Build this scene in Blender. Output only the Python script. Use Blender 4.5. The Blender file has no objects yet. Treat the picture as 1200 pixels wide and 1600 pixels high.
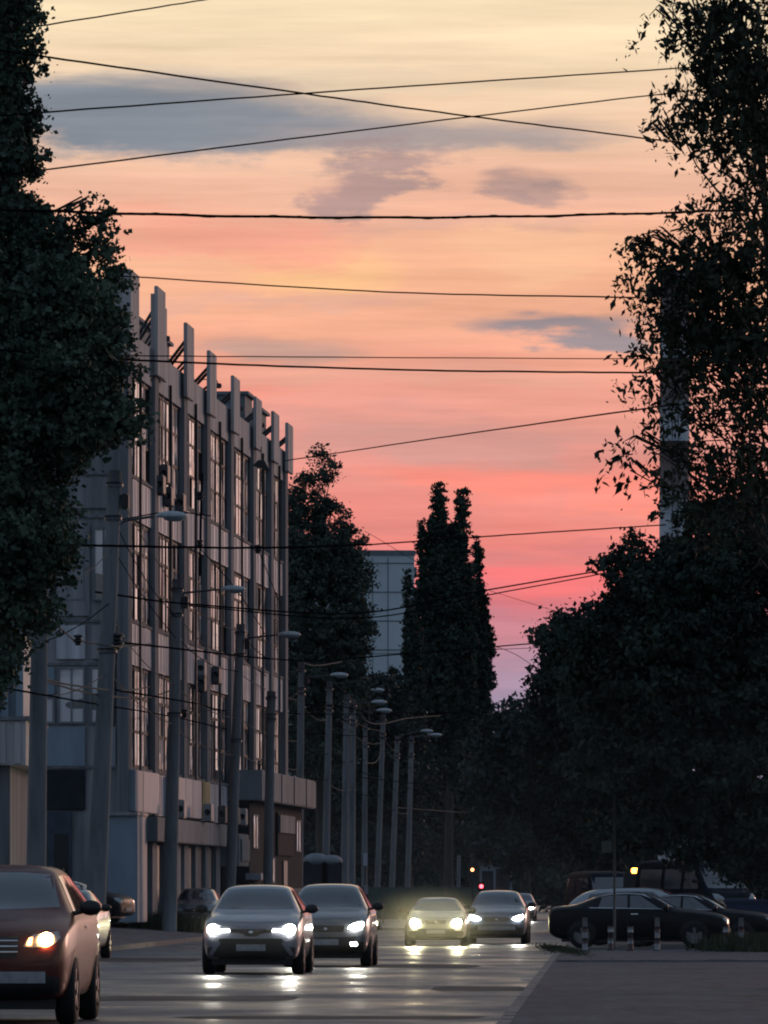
import bpy, bmesh, math, random
import numpy as np
from mathutils import Vector, Matrix
from mathutils.bvhtree import BVHTree

random.seed(7)
RNG = np.random.default_rng(11)
scene = bpy.context.scene
COL = scene.collection
F = 10000.0          # focal length in photo pixels
CAMZ = 1.4
HZ = 1400.0

def at(px, py, Y):
    return Vector(((px-600.0)*Y/F, Y, CAMZ+(HZ-py)*Y/F))

# ------------------------------------------------------------------ objects
def tag(o, label=None, cat=None, group=None, kind=None):
    if label: o['label'] = label
    if cat: o['category'] = cat
    if group: o['group'] = group
    if kind: o['kind'] = kind
    return o

def empty(name, loc, rz=0, label=None, cat=None, group=None):
    o = bpy.data.objects.new(name, None)
    COL.objects.link(o)
    o.location = loc
    o.rotation_euler = (0, 0, rz)
    return tag(o, label, cat, group)

class MB:
    def __init__(s):
        s.v = []; s.f = []; s.sm = []
    def add(s, vs, fs, smooth=False):
        n = len(s.v)
        s.v += [tuple(p) for p in vs]
        s.f += [tuple(i+n for i in q) for q in fs]
        s.sm += [smooth]*len(fs)
        return s
    def box(s, x0, x1, y0, y1, z0, z1, M=None):
        vs = [Vector(p) for p in ((x0,y0,z0),(x1,y0,z0),(x1,y1,z0),(x0,y1,z0),(x0,y0,z1),(x1,y0,z1),(x1,y1,z1),(x0,y1,z1))]
        if M: vs = [M @ p for p in vs]
        return s.add(vs, [(0,3,2,1),(4,5,6,7),(0,1,5,4),(1,2,6,5),(2,3,7,6),(3,0,4,7)])
    def bbox(s, x0, x1, y0, y1, z0, z1, b=0.01):
        bm = bmesh.new()
        bmesh.ops.create_cube(bm, size=1)
        for v in bm.verts:
            v.co = Vector(((x0+x1)/2+v.co.x*(x1-x0), (y0+y1)/2+v.co.y*(y1-y0), (z0+z1)/2+v.co.z*(z1-z0)))
        bmesh.ops.bevel(bm, geom=bm.edges[:], offset=b, segments=2, affect='EDGES')
        bm.verts.index_update()
        s.add([v.co for v in bm.verts], [[v.index for v in f.verts] for f in bm.faces])
        bm.free()
        return s
    def tube(s, pts, radii, n=8, smooth=True):
        pts = [Vector(p) for p in pts]
        if not hasattr(radii, '__len__'): radii = [radii]*len(pts)
        vs = []; fs = []
        for i, p in enumerate(pts):
            a = pts[max(i-1, 0)]; b = pts[min(i+1, len(pts)-1)]
            d = (b-a).normalized()
            up = Vector((0,0,1)) if abs(d.z) < .9 else Vector((1,0,0))
            u = d.cross(up).normalized(); w = d.cross(u)
            for k in range(n):
                t = 2*math.pi*k/n
                vs.append(p+(u*math.cos(t)+w*math.sin(t))*radii[i])
        for i in range(len(pts)-1):
            for k in range(n):
                fs.append((i*n+k, i*n+(k+1) % n, (i+1)*n+(k+1) % n, (i+1)*n+k))
        fs.append(tuple(range(n)))
        fs.append(tuple((len(pts)-1)*n+k for k in reversed(range(n))))
        return s.add(vs, fs, smooth)
    def ellipsoid(s, c, r, nu=14, nv=8, M=None):
        vs = []; fs = []
        for j in range(nv+1):
            ph = math.pi*j/nv
            for i in range(nu):
                th = 2*math.pi*i/nu
                p = Vector((c[0]+r[0]*math.sin(ph)*math.cos(th), c[1]+r[1]*math.sin(ph)*math.sin(th), c[2]+r[2]*math.cos(ph)))
                vs.append(M @ p if M else p)
        for j in range(nv):
            for i in range(nu):
                fs.append((j*nu+i, (j+1)*nu+i, (j+1)*nu+(i+1) % nu, j*nu+(i+1) % nu))
        return s.add(vs, fs, True)
    def build(s, name, mat, parent=None):
        me = bpy.data.meshes.new(name)
        me.from_pydata(s.v, [], s.f)
        me.polygons.foreach_set('use_smooth', s.sm)
        me.materials.append(mat)
        me.update()
        o = bpy.data.objects.new(name, me)
        COL.objects.link(o)
        if parent: o.parent = parent
        return o

def copy_tree(o, parent=None):
    c = o.copy(); COL.objects.link(c)
    if parent: c.parent = parent
    for ch in [x for x in bpy.data.objects if x.parent == o]:
        copy_tree(ch, c)
    return c

# ------------------------------------------------------------------ materials
def lin(c):
    return tuple(((v/255.0)/12.92 if v/255.0 <= .04045 else ((v/255.0+.055)/1.055)**2.4) for v in c)

def mat(name, c1, c2=None, scale=4.0, rough=.8, metal=0.0, bump=0.0, spec=.5, coord='Object', stretch=(1,1,1), detail=6, coat=0.0, rough2=None, bdist=.02):
    m = bpy.data.materials.new(name); m.use_nodes = True
    nt = m.node_tree; N = nt.nodes; L = nt.links
    b = N['Principled BSDF']
    b.inputs['Roughness'].default_value = rough
    b.inputs['Metallic'].default_value = metal
    b.inputs['Specular IOR Level'].default_value = spec
    if coat:
        b.inputs['Coat Weight'].default_value = coat
        b.inputs['Coat Roughness'].default_value = .06; b.inputs['Coat IOR'].default_value = 1.8
    c2 = c2 or tuple(v*.7 for v in c1)
    tc = N.new('ShaderNodeTexCoord'); mp = N.new('ShaderNodeMapping')
    mp.inputs['Scale'].default_value = stretch
    L.new(tc.outputs[coord], mp.inputs[0])
    nz = N.new('ShaderNodeTexNoise'); nz.inputs['Scale'].default_value = scale
    nz.inputs['Detail'].default_value = detail; nz.inputs['Roughness'].default_value = .65
    L.new(mp.outputs[0], nz.inputs['Vector'])
    cr = N.new('ShaderNodeValToRGB')
    cr.color_ramp.elements[0].position = .32; cr.color_ramp.elements[1].position = .68
    cr.color_ramp.elements[0].color = (*c2, 1); cr.color_ramp.elements[1].color = (*c1, 1)
    L.new(nz.outputs[0], cr.inputs[0]); L.new(cr.outputs[0], b.inputs['Base Color'])
    if rough2 is not None:
        mr = N.new('ShaderNodeMapRange'); mr.inputs['From Min'].default_value = .35; mr.inputs['From Max'].default_value = .65
        mr.inputs['To Min'].default_value = rough; mr.inputs['To Max'].default_value = rough2
        L.new(nz.outputs[0], mr.inputs[0]); L.new(mr.outputs[0], b.inputs['Roughness'])
    if bump:
        n2 = N.new('ShaderNodeTexNoise'); n2.inputs['Scale'].default_value = scale*6; n2.inputs['Detail'].default_value = 5
        L.new(mp.outputs[0], n2.inputs['Vector'])
        bp = N.new('ShaderNodeBump'); bp.inputs['Strength'].default_value = bump; bp.inputs['Distance'].default_value = bdist
        L.new(n2.outputs[0], bp.inputs['Height']); L.new(bp.outputs[0], b.inputs['Normal'])
    return m

def emis(name, c, s):
    m = bpy.data.materials.new(name); m.use_nodes = True
    nt = m.node_tree
    b = nt.nodes['Principled BSDF']
    b.inputs['Base Color'].default_value = (*c, 1)
    b.inputs['Emission Color'].default_value = (*c, 1)
    b.inputs['Emission Strength'].default_value = s
    # lens unevenness
    nz = nt.nodes.new('ShaderNodeTexNoise'); nz.inputs['Scale'].default_value = 9
    mr = nt.nodes.new('ShaderNodeMapRange')
    mr.inputs['To Min'].default_value = s*.7; mr.inputs['To Max'].default_value = s*1.3
    nt.links.new(nz.outputs[0], mr.inputs[0]); nt.links.new(mr.outputs[0], b.inputs['Emission Strength'])
    return m

M = {}
M['concrete'] = mat('concrete', (.36,.36,.38), (.16,.16,.175), .8, .85, bump=.3, stretch=(1.8,1.8,.2), spec=.15)
M['dark_concrete'] = mat('dark_concrete', (.27,.27,.29), (.11,.11,.12), .9, .9, bump=.3, stretch=(3,3,.12), spec=.15)
M['fin'] = mat('fin_concrete', (.60,.56,.56), (.28,.26,.27), .9, .8, bump=.25, stretch=(2.5,2.5,.14), spec=.15)
M['spandrel'] = mat('spandrel', (.72,.70,.76), (.30,.30,.33), .9, .55, bump=.25, stretch=(2.5,2.5,.12))
M['pale_panel'] = mat('pale_panel', (.26,.33,.40), (.17,.22,.28), .8, .6, stretch=(1,1,.3))
M['white_panel'] = mat('white_panel', (.42,.44,.50), (.28,.30,.35), .7, .6, stretch=(1,1,.3))
M['ochre_panel'] = mat('ochre_panel', (.36,.30,.12), (.25,.20,.08), 2, .7)
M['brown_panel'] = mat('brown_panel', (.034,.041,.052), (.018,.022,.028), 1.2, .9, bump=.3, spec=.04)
M['shop'] = mat('shopfront', (.06,.06,.062), (.03,.03,.032), 1.2, .9, spec=.05)
M['blue_door'] = mat('blue_door', (.04,.065,.10), (.02,.03,.05), 2, .6)
M['canopy'] = mat('canopy', (.26,.29,.32), (.13,.145,.16), .9, .8, bump=.2, stretch=(1,1,.4), spec=.15)
M['pole'] = mat('pole_concrete', (.24,.245,.26), (.09,.095,.105), 1.5, .85, bump=.4, stretch=(1,1,.15), spec=.15)
M['steel'] = mat('steel', (.10,.10,.11), (.05,.05,.055), 5, .5, metal=.5)
M['sash'] = mat('sash', (.05,.048,.05), (.025,.024,.026), 2, .7, spec=.2)
M['wire'] = mat('wire', (.008,.008,.010), (.005,.005,.007), 3, 1.0, spec=0)
M['pale_wire'] = mat('pale_wire', (.13,.13,.13), (.07,.07,.07), 3, .9, spec=.1)
M['lamp_shell'] = mat('lamp_shell', (.44,.48,.50), (.26,.29,.31), 5, .45)
M['lamp_glass'] = mat('lamp_glass', (.25,.30,.34), (.15,.18,.2), 5, .15)
M['bark'] = mat('bark', (.07,.06,.05), (.025,.022,.02), 2.5, .95, bump=.8, stretch=(1,1,.2))
M['rubber'] = mat('rubber', (.012,.012,.013), (.008,.008,.009), 6, .85)
M['rim'] = mat('rim', (.22,.22,.23), (.12,.12,.13), 6, .35, metal=.9)
M['black'] = mat('black_trim', (.012,.012,.014), (.007,.007,.008), 6, .5)
M['plate'] = mat('plate', (.35,.36,.38), (.22,.23,.25), 9, .5)
M['chrome'] = mat('chrome', (.6,.6,.62), (.45,.45,.47), 4, .15, metal=1)
M['auto_glass'] = mat('auto_glass', (.014,.022,.036), (.007,.011,.018), 1.2, .07, spec=.9, coat=.8)
M['lens_off'] = mat('lens_off', (.35,.38,.4), (.2,.22,.24), 10, .15, spec=.9)
M['tail_lens'] = mat('tail_lens', (.12,.008,.008), (.07,.004,.004), 10, .2)
M['kerb'] = mat('kerb', (.20,.20,.205), (.10,.10,.105), 1.5, .9, bump=.4)
M['white_paint'] = mat('white_paint', (.34,.34,.36), (.18,.18,.19), 5, .6)
M['red_paint'] = mat('red_paint', (.09,.045,.045), (.05,.03,.03), 5, .6)
M['tar'] = mat('tar_paper', (.05,.05,.055), None, 2, .9)
M['pole_iron'] = mat('pole_iron', (.06,.065,.06), None, 5, .6)
M['far_block'] = mat('far_block', (.62,.68,.72), (.46,.52,.56), .12, .8)
M['seam'] = mat('seam', (.20,.23,.26), None, 2, .9)
M['chim_white'] = mat('chimney_white', (.52,.53,.57), (.34,.35,.38), .3, .8)
M['chim_red'] = mat('chimney_red', (.20,.15,.15), (.13,.10,.10), .3, .8)
M['ac'] = mat('ac_shell', (.10,.10,.11), (.06,.06,.065), 4, .6)
M['ac_pale'] = mat('ac_shell_pale', (.35,.35,.36), (.22,.22,.23), 4, .6)

def paint(name, c, metal=.5, rough=.32):
    return mat(name, c, tuple(v*.8 for v in c), 2.0, rough, metal=metal, coat=.9)
M['p_brown'] = mat('paint_brown_red', (.10,.010,.007), None, 2, .42, metal=0, spec=.25, coat=.16)
M['p_grey'] = paint('paint_grey', (.19,.20,.25), .25, .4)
M['p_dgrey'] = paint('paint_dark_grey', (.11,.12,.14), .25, .4)
M['p_beige'] = paint('paint_beige', (.30,.30,.26), .25, .4)
M['p_navy'] = paint('paint_navy', (.10,.13,.20), .25, .4)
M['p_silver'] = paint('paint_silver', (.30,.32,.34))
M['p_black'] = mat('paint_black', (.006,.007,.010), None, 2, .45, metal=0, spec=.15, coat=.06)
M['p_pale'] = paint('paint_pale_grey', (.32,.34,.37))
M['p_blue'] = mat('paint_van_blue', (.006,.010,.020), None, 2, .6, spec=.08)

M['lit_warm'] = emis('headlight_warm', (1,.50,.17), 60)
M['lit_cool'] = emis('headlight_cool', (1,.95,.80), 300)
M['lit_yellow'] = emis('headlight_yellow', (1,.90,.52), 1500)
M['lit_dot'] = emis('headlight_far', (1,.98,.9), 500)
M['lit_drl'] = emis('running_light', (1,.97,.88), 30)
M['lit_ind'] = emis('indicator_orange', (1,.38,.10), 14)
M['lit_red'] = emis('signal_red', (1,.06,.08), 9)
M['lit_orange'] = emis('signal_orange', (1,.35,.12), 6)
M['lit_beacon'] = emis('beacon_orange', (1,.42,.06), 9)

def glass_mat():
    m = bpy.data.materials.new('window_glass'); m.use_nodes = True
    nt = m.node_tree; N = nt.nodes; L = nt.links
    b = N['Principled BSDF']
    b.inputs['Specular IOR Level'].default_value = 1.0
    b.inputs['IOR'].default_value = 1.7
    tc = N.new('ShaderNodeTexCoord')
    # curtains and boarded panes, tall narrow cells; pale tone also painted for sky reflection
    mp = N.new('ShaderNodeMapping'); mp.inputs['Scale'].default_value = (.75,.1,.28)
    L.new(tc.outputs['Object'], mp.inputs[0])
    wn = N.new('ShaderNodeTexNoise'); wn.inputs['Scale'].default_value = 1.6; wn.inputs['Detail'].default_value = 2
    L.new(mp.outputs[0], wn.inputs['Vector'])
    cr = N.new('ShaderNodeValToRGB'); cr.color_ramp.interpolation = 'CONSTANT'
    e = cr.color_ramp.elements
    e[0].position = 0; e[0].color = (.03,.032,.04,1)
    e[1].position = .40; e[1].color = (.05,.045,.05,1)
    x = e.new(.45); x.color = (.62,.58,.62,1)
    x = e.new(.60); x.color = (.08,.075,.08,1)
    L.new(wn.outputs[0], cr.inputs[0]); L.new(cr.outputs[0], b.inputs['Base Color'])
    c2 = N.new('ShaderNodeValToRGB'); c2.color_ramp.interpolation = 'CONSTANT'
    f = c2.color_ramp.elements
    f[0].position = 0; f[0].color = (.12,)*3+(1,)
    f[1].position = .50; f[1].color = (.07,)*3+(1,)
    x = f.new(.55); x.color = (.5,)*3+(1,)
    L.new(wn.outputs[0], c2.inputs[0]); L.new(c2.outputs[0], b.inputs['Roughness'])
    n2 = N.new('ShaderNodeTexNoise'); n2.inputs['Scale'].default_value = .9
    L.new(tc.outputs['Object'], n2.inputs['Vector'])
    bp = N.new('ShaderNodeBump'); bp.inputs['Strength'].default_value = .25; bp.inputs['Distance'].default_value = .02
    L.new(n2.outputs[0], bp.inputs['Height']); L.new(bp.outputs[0], b.inputs['Normal'])
    return m
M['glass'] = glass_mat()

def leaf_mat(name, c, c2, sc=1.5):
    m = mat(name, c, c2, sc, .75, spec=.25, detail=3)
    return m
M['leaf_left'] = leaf_mat('leaf_left', (.105,.150,.100), (.032,.05,.038), .9)
M['leaf_right'] = leaf_mat('leaf_right', (.050,.058,.035), (.018,.024,.016), 1.2)
M['leaf_dense'] = leaf_mat('leaf_dense', (.045,.066,.052), (.015,.024,.021), .5)
M['leaf_poplar'] = leaf_mat('leaf_poplar', (.06,.085,.065), (.022,.033,.03), .6)
M['leaf_mid'] = leaf_mat('leaf_mid', (.085,.11,.09), (.035,.05,.043), .5)
M['leaf_far'] = leaf_mat('leaf_far', (.045,.062,.058), (.018,.028,.030), .4)
M['grass'] = mat('grass', (.045,.06,.025), (.02,.028,.014), 6, .9)

# ------------------------------------------------------------------ road material
def asphalt(name, base, r0, r1, bump=.5):
    m = bpy.data.materials.new(name); m.use_nodes = True
    nt = m.node_tree; N = nt.nodes; L = nt.links
    b = N['Principled BSDF']; b.inputs['Specular IOR Level'].default_value = .42 if r0 < .5 else .15
    tc = N.new('ShaderNodeTexCoord')
    def noise(scale, st=(1,1,1), det=5, ro=.6):
        mp = N.new('ShaderNodeMapping'); mp.inputs['Scale'].default_value = st
        L.new(tc.outputs['Object'], mp.inputs[0])
        n = N.new('ShaderNodeTexNoise'); n.inputs['Scale'].default_value = scale
        n.inputs['Detail'].default_value = det; n.inputs['Roughness'].default_value = ro
        L.new(mp.outputs[0], n.inputs['Vector']); return n
    big = noise(.35, (1,.5,1)); mid = noise(1.1, (1,.35,1)); fine = noise(30)
    cr = N.new('ShaderNodeValToRGB')
    cr.color_ramp.elements[0].position = .40; cr.color_ramp.elements[1].position = .64
    cr.color_ramp.elements[0].color = (*[v*.4 for v in base], 1); cr.color_ramp.elements[1].color = (*[v*1.5 for v in base], 1)
    lon = noise(3.2, (1,.16,1), 6, .7)
    av = N.new('ShaderNodeMath'); av.operation = 'MULTIPLY_ADD'; av.inputs[1].default_value = .9
    sb = N.new('ShaderNodeMath'); sb.operation = 'MULTIPLY'; sb.inputs[1].default_value = .15
    L.new(mid.outputs[0], sb.inputs[0]); L.new(lon.outputs[0], av.inputs[0]); L.new(sb.outputs[0], av.inputs[2])
    ad = N.new('ShaderNodeMath'); ad.operation = 'ADD'
    L.new(av.outputs[0], ad.inputs[0]); L.new(fine.outputs[0], ad.inputs[1])
    hf = N.new('ShaderNodeMath'); hf.operation = 'MULTIPLY'; hf.inputs[1].default_value = .5
    L.new(ad.outputs[0], hf.inputs[0]); L.new(hf.outputs[0], cr.inputs[0])
    L.new(cr.outputs[0], b.inputs['Base Color'])
    mr = N.new('ShaderNodeMapRange'); mr.inputs['From Min'].default_value = .35; mr.inputs['From Max'].default_value = .65
    mr.inputs['To Min'].default_value = r0; mr.inputs['To Max'].default_value = r1
    L.new(big.outputs[0], mr.inputs[0]); L.new(mr.outputs[0], b.inputs['Roughness'])
    b1 = N.new('ShaderNodeBump'); b1.inputs['Strength'].default_value = bump; b1.inputs['Distance'].default_value = .05
    L.new(mid.outputs[0], b1.inputs['Height'])
    b2 = N.new('ShaderNodeBump'); b2.inputs['Strength'].default_value = .5; b2.inputs['Distance'].default_value = .004
    L.new(fine.outputs[0], b2.inputs['Height']); L.new(b1.outputs[0], b2.inputs['Normal'])
    L.new(b2.outputs[0], b.inputs['Normal'])
    return m
M['road'] = asphalt('asphalt_road', (.066,.072,.092), .24, .6, .6)
M['lot'] = asphalt('asphalt_lot', (.052,.068,.092), .7, .9, .6)
M['paving'] = asphalt('paving', (.10,.11,.13), .7, .9, .5)
M['earth'] = mat('earth', (.05,.05,.045), (.03,.03,.028), .4, .95, bump=.4)

# ------------------------------------------------------------------ world
w = bpy.data.worlds.new('World'); scene.world = w; w.use_nodes = True
nt = w.node_tree; N = nt.nodes; L = nt.links
bg = N['Background']
def val(x):
    n = N.new('ShaderNodeValue'); n.outputs[0].default_value = x; return n.outputs[0]
def mth(op, a, b=None, c=None, clamp=False):
    n = N.new('ShaderNodeMath'); n.operation = op; n.use_clamp = clamp
    for i, x in enumerate((a, b, c)):
        if x is None: continue
        if isinstance(x, (int, float)): n.inputs[i].default_value = x
        else: L.new(x, n.inputs[i])
    return n.outputs[0]
def mixc(f, a, b):
    n = N.new('ShaderNodeMix'); n.data_type = 'RGBA'
    for s, x in ((n.inputs[0], f), (n.inputs[6], a), (n.inputs[7], b)):
        if isinstance(x, (int, float)): s.default_value = x
        elif isinstance(x, tuple): s.default_value = (*x, 1)
        else: L.new(x, s)
    return n.outputs[2]
tc = N.new('ShaderNodeTexCoord'); sx = N.new('ShaderNodeSeparateXYZ'); L.new(tc.outputs['Generated'], sx.inputs[0])
dx, dy, dz = sx.outputs
ys = mth('MAXIMUM', dy, .02)
U = mth('DIVIDE', dx, ys); V = mth('DIVIDE', dz, ys)
# soften the gnomonic stretch away from the glow: sky coordinates across and up, in units of a tenth
X = mth('ADD', mth('MULTIPLY', U, 10.0), .6)
Y = mth('SUBTRACT', 1.4, mth('MULTIPLY', V, 10.0))
def cmb(a, b, c=0.0):
    n = N.new('ShaderNodeCombineXYZ')
    for i, x in enumerate((a, b, c)):
        if isinstance(x, (int, float)): n.inputs[i].default_value = x
        else: L.new(x, n.inputs[i])
    return n.outputs[0]
def wnoise(sxx, syy, off=0.0, det=5, ro=.55):
    n = N.new('ShaderNodeTexNoise'); n.inputs['Scale'].default_value = 1; n.inputs['Detail'].default_value = det
    n.inputs['Roughness'].default_value = ro
    L.new(cmb(mth('MULTIPLY', X, sxx), mth('MULTIPLY', Y, syy), off), n.inputs['Vector'])
    return mth('SUBTRACT', n.outputs[0], .5)
n1 = wnoise(1.6, 9, 0.0); n2 = wnoise(5, 16, 3.0, 6, .6); n3 = wnoise(1.6, 26, 7.0, 6, .62)
Yw = mth('ADD', mth('ADD', Y, mth('MULTIPLY', n1, .16)), mth('MULTIPLY', n2, .08))
Xw = mth('ADD', X, mth('MULTIPLY', n1, .35))
cr = N.new('ShaderNodeValToRGB'); cr.color_ramp.interpolation = 'B_SPLINE'
stops = [(0.0,(250,226,184)), (.12,(245,214,178)), (.24,(240,190,158)), (.33,(240,178,152)), (.42,(250,182,138)), (.50,(242,172,138)),
         (.58,(246,160,134)), (.65,(236,156,138)), (.72,(230,148,136)), (.80,(242,138,122)), (.88,(242,120,116)), (.94,(226,118,126)),
         (.98,(206,126,138)), (1.03,(188,140,156)), (1.09,(160,146,172)), (1.4,(130,128,152))]
el = cr.color_ramp.elements
while len(el) > 1: el.remove(el[-1])
el[0].position = 0; el[0].color = (*lin(stops[0][1]), 1)
for p, c in stops[1:]:
    e = el.new(p/1.4); e.color = (*lin(c), 1)
L.new(mth('DIVIDE', Yw, 1.4), cr.inputs[0])
sky = cr.outputs[0]
def blob(cx, cy, rx, ry, col, k=1.0, noise=None, nk=.6, rot=0.0):
    global sky
    a = mth('DIVIDE', mth('SUBTRACT', Xw, cx), rx)
    yy = mth('SUBTRACT', Yw, mth('ADD', cy, mth('MULTIPLY', mth('SUBTRACT', X, cx), rot)))
    b = mth('DIVIDE', yy, ry)
    d = mth('SQRT', mth('ADD', mth('MULTIPLY', a, a), mth('MULTIPLY', b, b)))
    if noise is not None: d = mth('ADD', d, mth('MULTIPLY', noise, nk))
    f = N.new('ShaderNodeMapRange'); f.interpolation_type = 'SMOOTHSTEP'
    f.inputs['From Min'].default_value = 1.15; f.inputs['From Max'].default_value = .35
    f.inputs['To Min'].default_value = 0; f.inputs['To Max'].default_value = k
    L.new(d, f.inputs[0])
    sky = mixc(f.outputs[0], sky, lin(col))
blob(.48,.42,.17,.055,(255,196,132),.7,n2,1.5)
blob(.85,.40,.2,.05,(252,196,150),.5,n2,1.5)
blob(.36,.365,.25,.04,(252,160,136),.7,n2,1.5)
blob(.30,.63,.22,.04,(255,150,128),.7,n2,1.5)
blob(.28,.180,.42,.072,(136,141,150),1.0,n2,1.3,.02)
blob(.66,.205,.30,.045,(168,156,156),.85,n2,1.5,.0)
blob(.10,.165,.25,.05,(130,138,149),.9,n2,1)
blob(.64,.275,.15,.05,(168,142,142),.8,n2,5.5)
blob(.82,.300,.08,.030,(160,138,140),.6,n2,4.0)
blob(.53,.285,.07,.025,(190,150,145),.5,n2,4.0)
blob(.88,.512,.17,.024,(152,142,148),.95,n2,1.4)
blob(.42,.545,.16,.030,(196,158,146),.8,n2,1.5)
blob(.70,.595,.40,.030,(228,164,142),.6,n2,1.5)
blob(.70,.680,.30,.035,(212,152,142),.75,n2,1.5)
blob(.84,.745,.28,.038,(255,138,118),.95,n2,2.0)
blob(.66,.86,.30,.02,(222,132,130),.6,n2,2.2)
blob(.40,.47,.3,.018,(226,170,150),.6,n2,2.4)
blob(.75,.36,.25,.02,(224,172,152),.6,n2,2.4)
blob(.55,.12,.3,.02,(232,208,176),.6,n2,2.4)
blob(.62,.80,.16,.035,(234,136,126),.7,n2,2.0)
blob(.92,.835,.14,.018,(216,124,126),.6,n2,2.0)
blob(.84,.895,.17,.034,(248,112,112),.85,n2,1.6)
blob(.80,.99,.3,.035,(204,130,140),.7,n2,1.6)
# afterglow brightened outside the frame, added to lift window reflections and facade light
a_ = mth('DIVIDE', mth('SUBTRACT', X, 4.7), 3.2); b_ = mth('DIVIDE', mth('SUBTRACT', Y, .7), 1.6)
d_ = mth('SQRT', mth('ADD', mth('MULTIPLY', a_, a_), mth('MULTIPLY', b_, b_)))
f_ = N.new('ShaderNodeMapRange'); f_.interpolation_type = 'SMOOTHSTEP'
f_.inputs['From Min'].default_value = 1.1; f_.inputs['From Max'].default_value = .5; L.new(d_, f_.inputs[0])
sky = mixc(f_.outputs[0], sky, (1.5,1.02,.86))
# fine streaks
st = mth('ADD', 1.0, mth('MULTIPLY', n3, .7))
hs = N.new('ShaderNodeHueSaturation'); hs.inputs['Saturation'].default_value = .95; L.new(sky, hs.inputs['Color']); sky = hs.outputs[0]
vm = N.new('ShaderNodeVectorMath'); vm.operation = 'SCALE'; L.new(sky, vm.inputs[0]); L.new(st, vm.inputs['Scale'])
sky = vm.outputs[0]
SUN_EL = math.radians(3.0); SUN_AZ = math.radians(28)   # azimuth east of +Y
ns = N.new('ShaderNodeTexSky'); ns.sky_type = 'NISHITA'; ns.sun_disc = False
ns.sun_elevation = SUN_EL; ns.sun_rotation = SUN_AZ
sc = N.new('ShaderNodeVectorMath'); sc.operation = 'SCALE'; L.new(ns.outputs[0], sc.inputs[0]); sc.inputs['Scale'].default_value = .03
dusk = N.new('ShaderNodeVectorMath'); dusk.operation = 'ADD'; L.new(sc.outputs[0], dusk.inputs[0]); dusk.inputs[1].default_value = (.150,.205,.290)
# glow mask: toward the sunset and low
az = N.new('ShaderNodeMapRange'); az.interpolation_type = 'SMOOTHSTEP'
az.inputs['From Min'].default_value = -.12; az.inputs['From Max'].default_value = .7; L.new(dy, az.inputs[0])
elv = N.new('ShaderNodeMapRange'); elv.interpolation_type = 'SMOOTHSTEP'
elv.inputs['From Min'].default_value = .34; elv.inputs['From Max'].default_value = .15; L.new(dz, elv.inputs[0])
glow = mth('MULTIPLY', az.outputs[0], elv.outputs[0])
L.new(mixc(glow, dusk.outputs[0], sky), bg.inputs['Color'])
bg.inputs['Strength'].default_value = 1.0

sl = bpy.data.lights.new('sun', 'SUN'); sl.energy = .55; sl.angle = math.radians(12); sl.color = (1,.55,.42)
so = bpy.data.objects.new('sun', sl); COL.objects.link(so)
sd = Vector((math.sin(SUN_AZ)*math.cos(math.radians(9)), math.cos(SUN_AZ)*math.cos(math.radians(9)), math.sin(math.radians(9))))
so.rotation_euler = sd.to_track_quat('Z', 'Y').to_euler()

# ------------------------------------------------------------------ camera
cd = bpy.data.cameras.new('camera'); cam = bpy.data.objects.new('camera', cd); COL.objects.link(cam)
cam.location = (0,0,CAMZ); cam.rotation_euler = (math.radians(90),0,0)
cd.sensor_fit = 'VERTICAL'; cd.sensor_height = 36; cd.sensor_width = 27; cd.lens = 36*F/1600
cd.shift_y = (HZ-800)/1600; cd.clip_end = 8000; cd.clip_start = 1
scene.camera = cam
scene.view_settings.view_transform = 'Standard'; scene.view_settings.look = 'None'; scene.view_settings.exposure = 0
scene.render.engine = 'CYCLES'
scene.cycles.filter_width = 2.0
scene.cycles.volume_bounces = 0

# ------------------------------------------------------------------ ground
def edgeR(Y): return -1.1+.0338*Y
def edgeL(Y): return edgeR(Y)-11.3
def strip(name, fx0, fx1, y0, y1, z0, z1, m, n=40, nx=6):
    mb = MB(); vs = []; fs = []
    for i in range(n+1):
        y = y0+(y1-y0)*(i/n)**1.5
        a, b = fx0(y), fx1(y)
        for j in range(nx+1):
            t = j/nx
            vs.append((a+(b-a)*t, y, (z0(y) if callable(z0) else z0)*(1-t)+(z1(y) if callable(z1) else z1)*t))
    for i in range(n):
        for j in range(nx):
            q = i*(nx+1)+j
            fs.append((q, q+1, q+nx+2, q+nx+1))
    mb.add(vs, fs)
    o = mb.build(name, m); tag(o, kind='structure'); return o
g = MB().add([(-3500,-500,-.03),(3500,-500,-.03),(3500,7000,-.03),(-3500,7000,-.03)], [(0,1,2,3)]).build('ground', M['earth']); tag(g, kind='structure')
strip('road', edgeL, edgeR, 10, 900, 0, 0, M['road'])
strip('pavement', lambda y: edgeL(y)-5.0, lambda y: edgeL(y)-.14, 10, 900, .5, .12, M['paving'], nx=5)
strip('forecourt', lambda y: edgeL(y)-45, lambda y: edgeL(y)-5.0, 10, 900, .62, .5, M['paving'], nx=2)
strip('parking_lot', lambda y: edgeR(y)+.14, lambda y: edgeR(y)+42, 10, 420, .055, .055, M['lot'])
for nm, fa, fb, hh in (('kerb', lambda y: edgeL(y)-.14, edgeL, .13), ('kerb', edgeR, lambda y: edgeR(y)+.14, .055)):
    mb = MB()
    y = 12
    while y < 420:
        y2 = y+.985
        dz_ = random.uniform(-.004,.004); dxx = random.uniform(-.004,.004)
        vs = [(fa(y)+dxx,y,-.01),(fb(y)+dxx,y,-.01),(fb(y2)+dxx,y2,-.01),(fa(y2)+dxx,y2,-.01)]
        vs += [(a,b,hh+dz_) for a,b,c in vs]
        mb.add(vs, [(4,5,6,7),(0,1,5,4),(1,2,6,5),(3,0,4,7),(2,3,7,6)])
        y += 1.0
    tag(mb.build(nm, M['kerb']), kind='structure')
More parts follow.
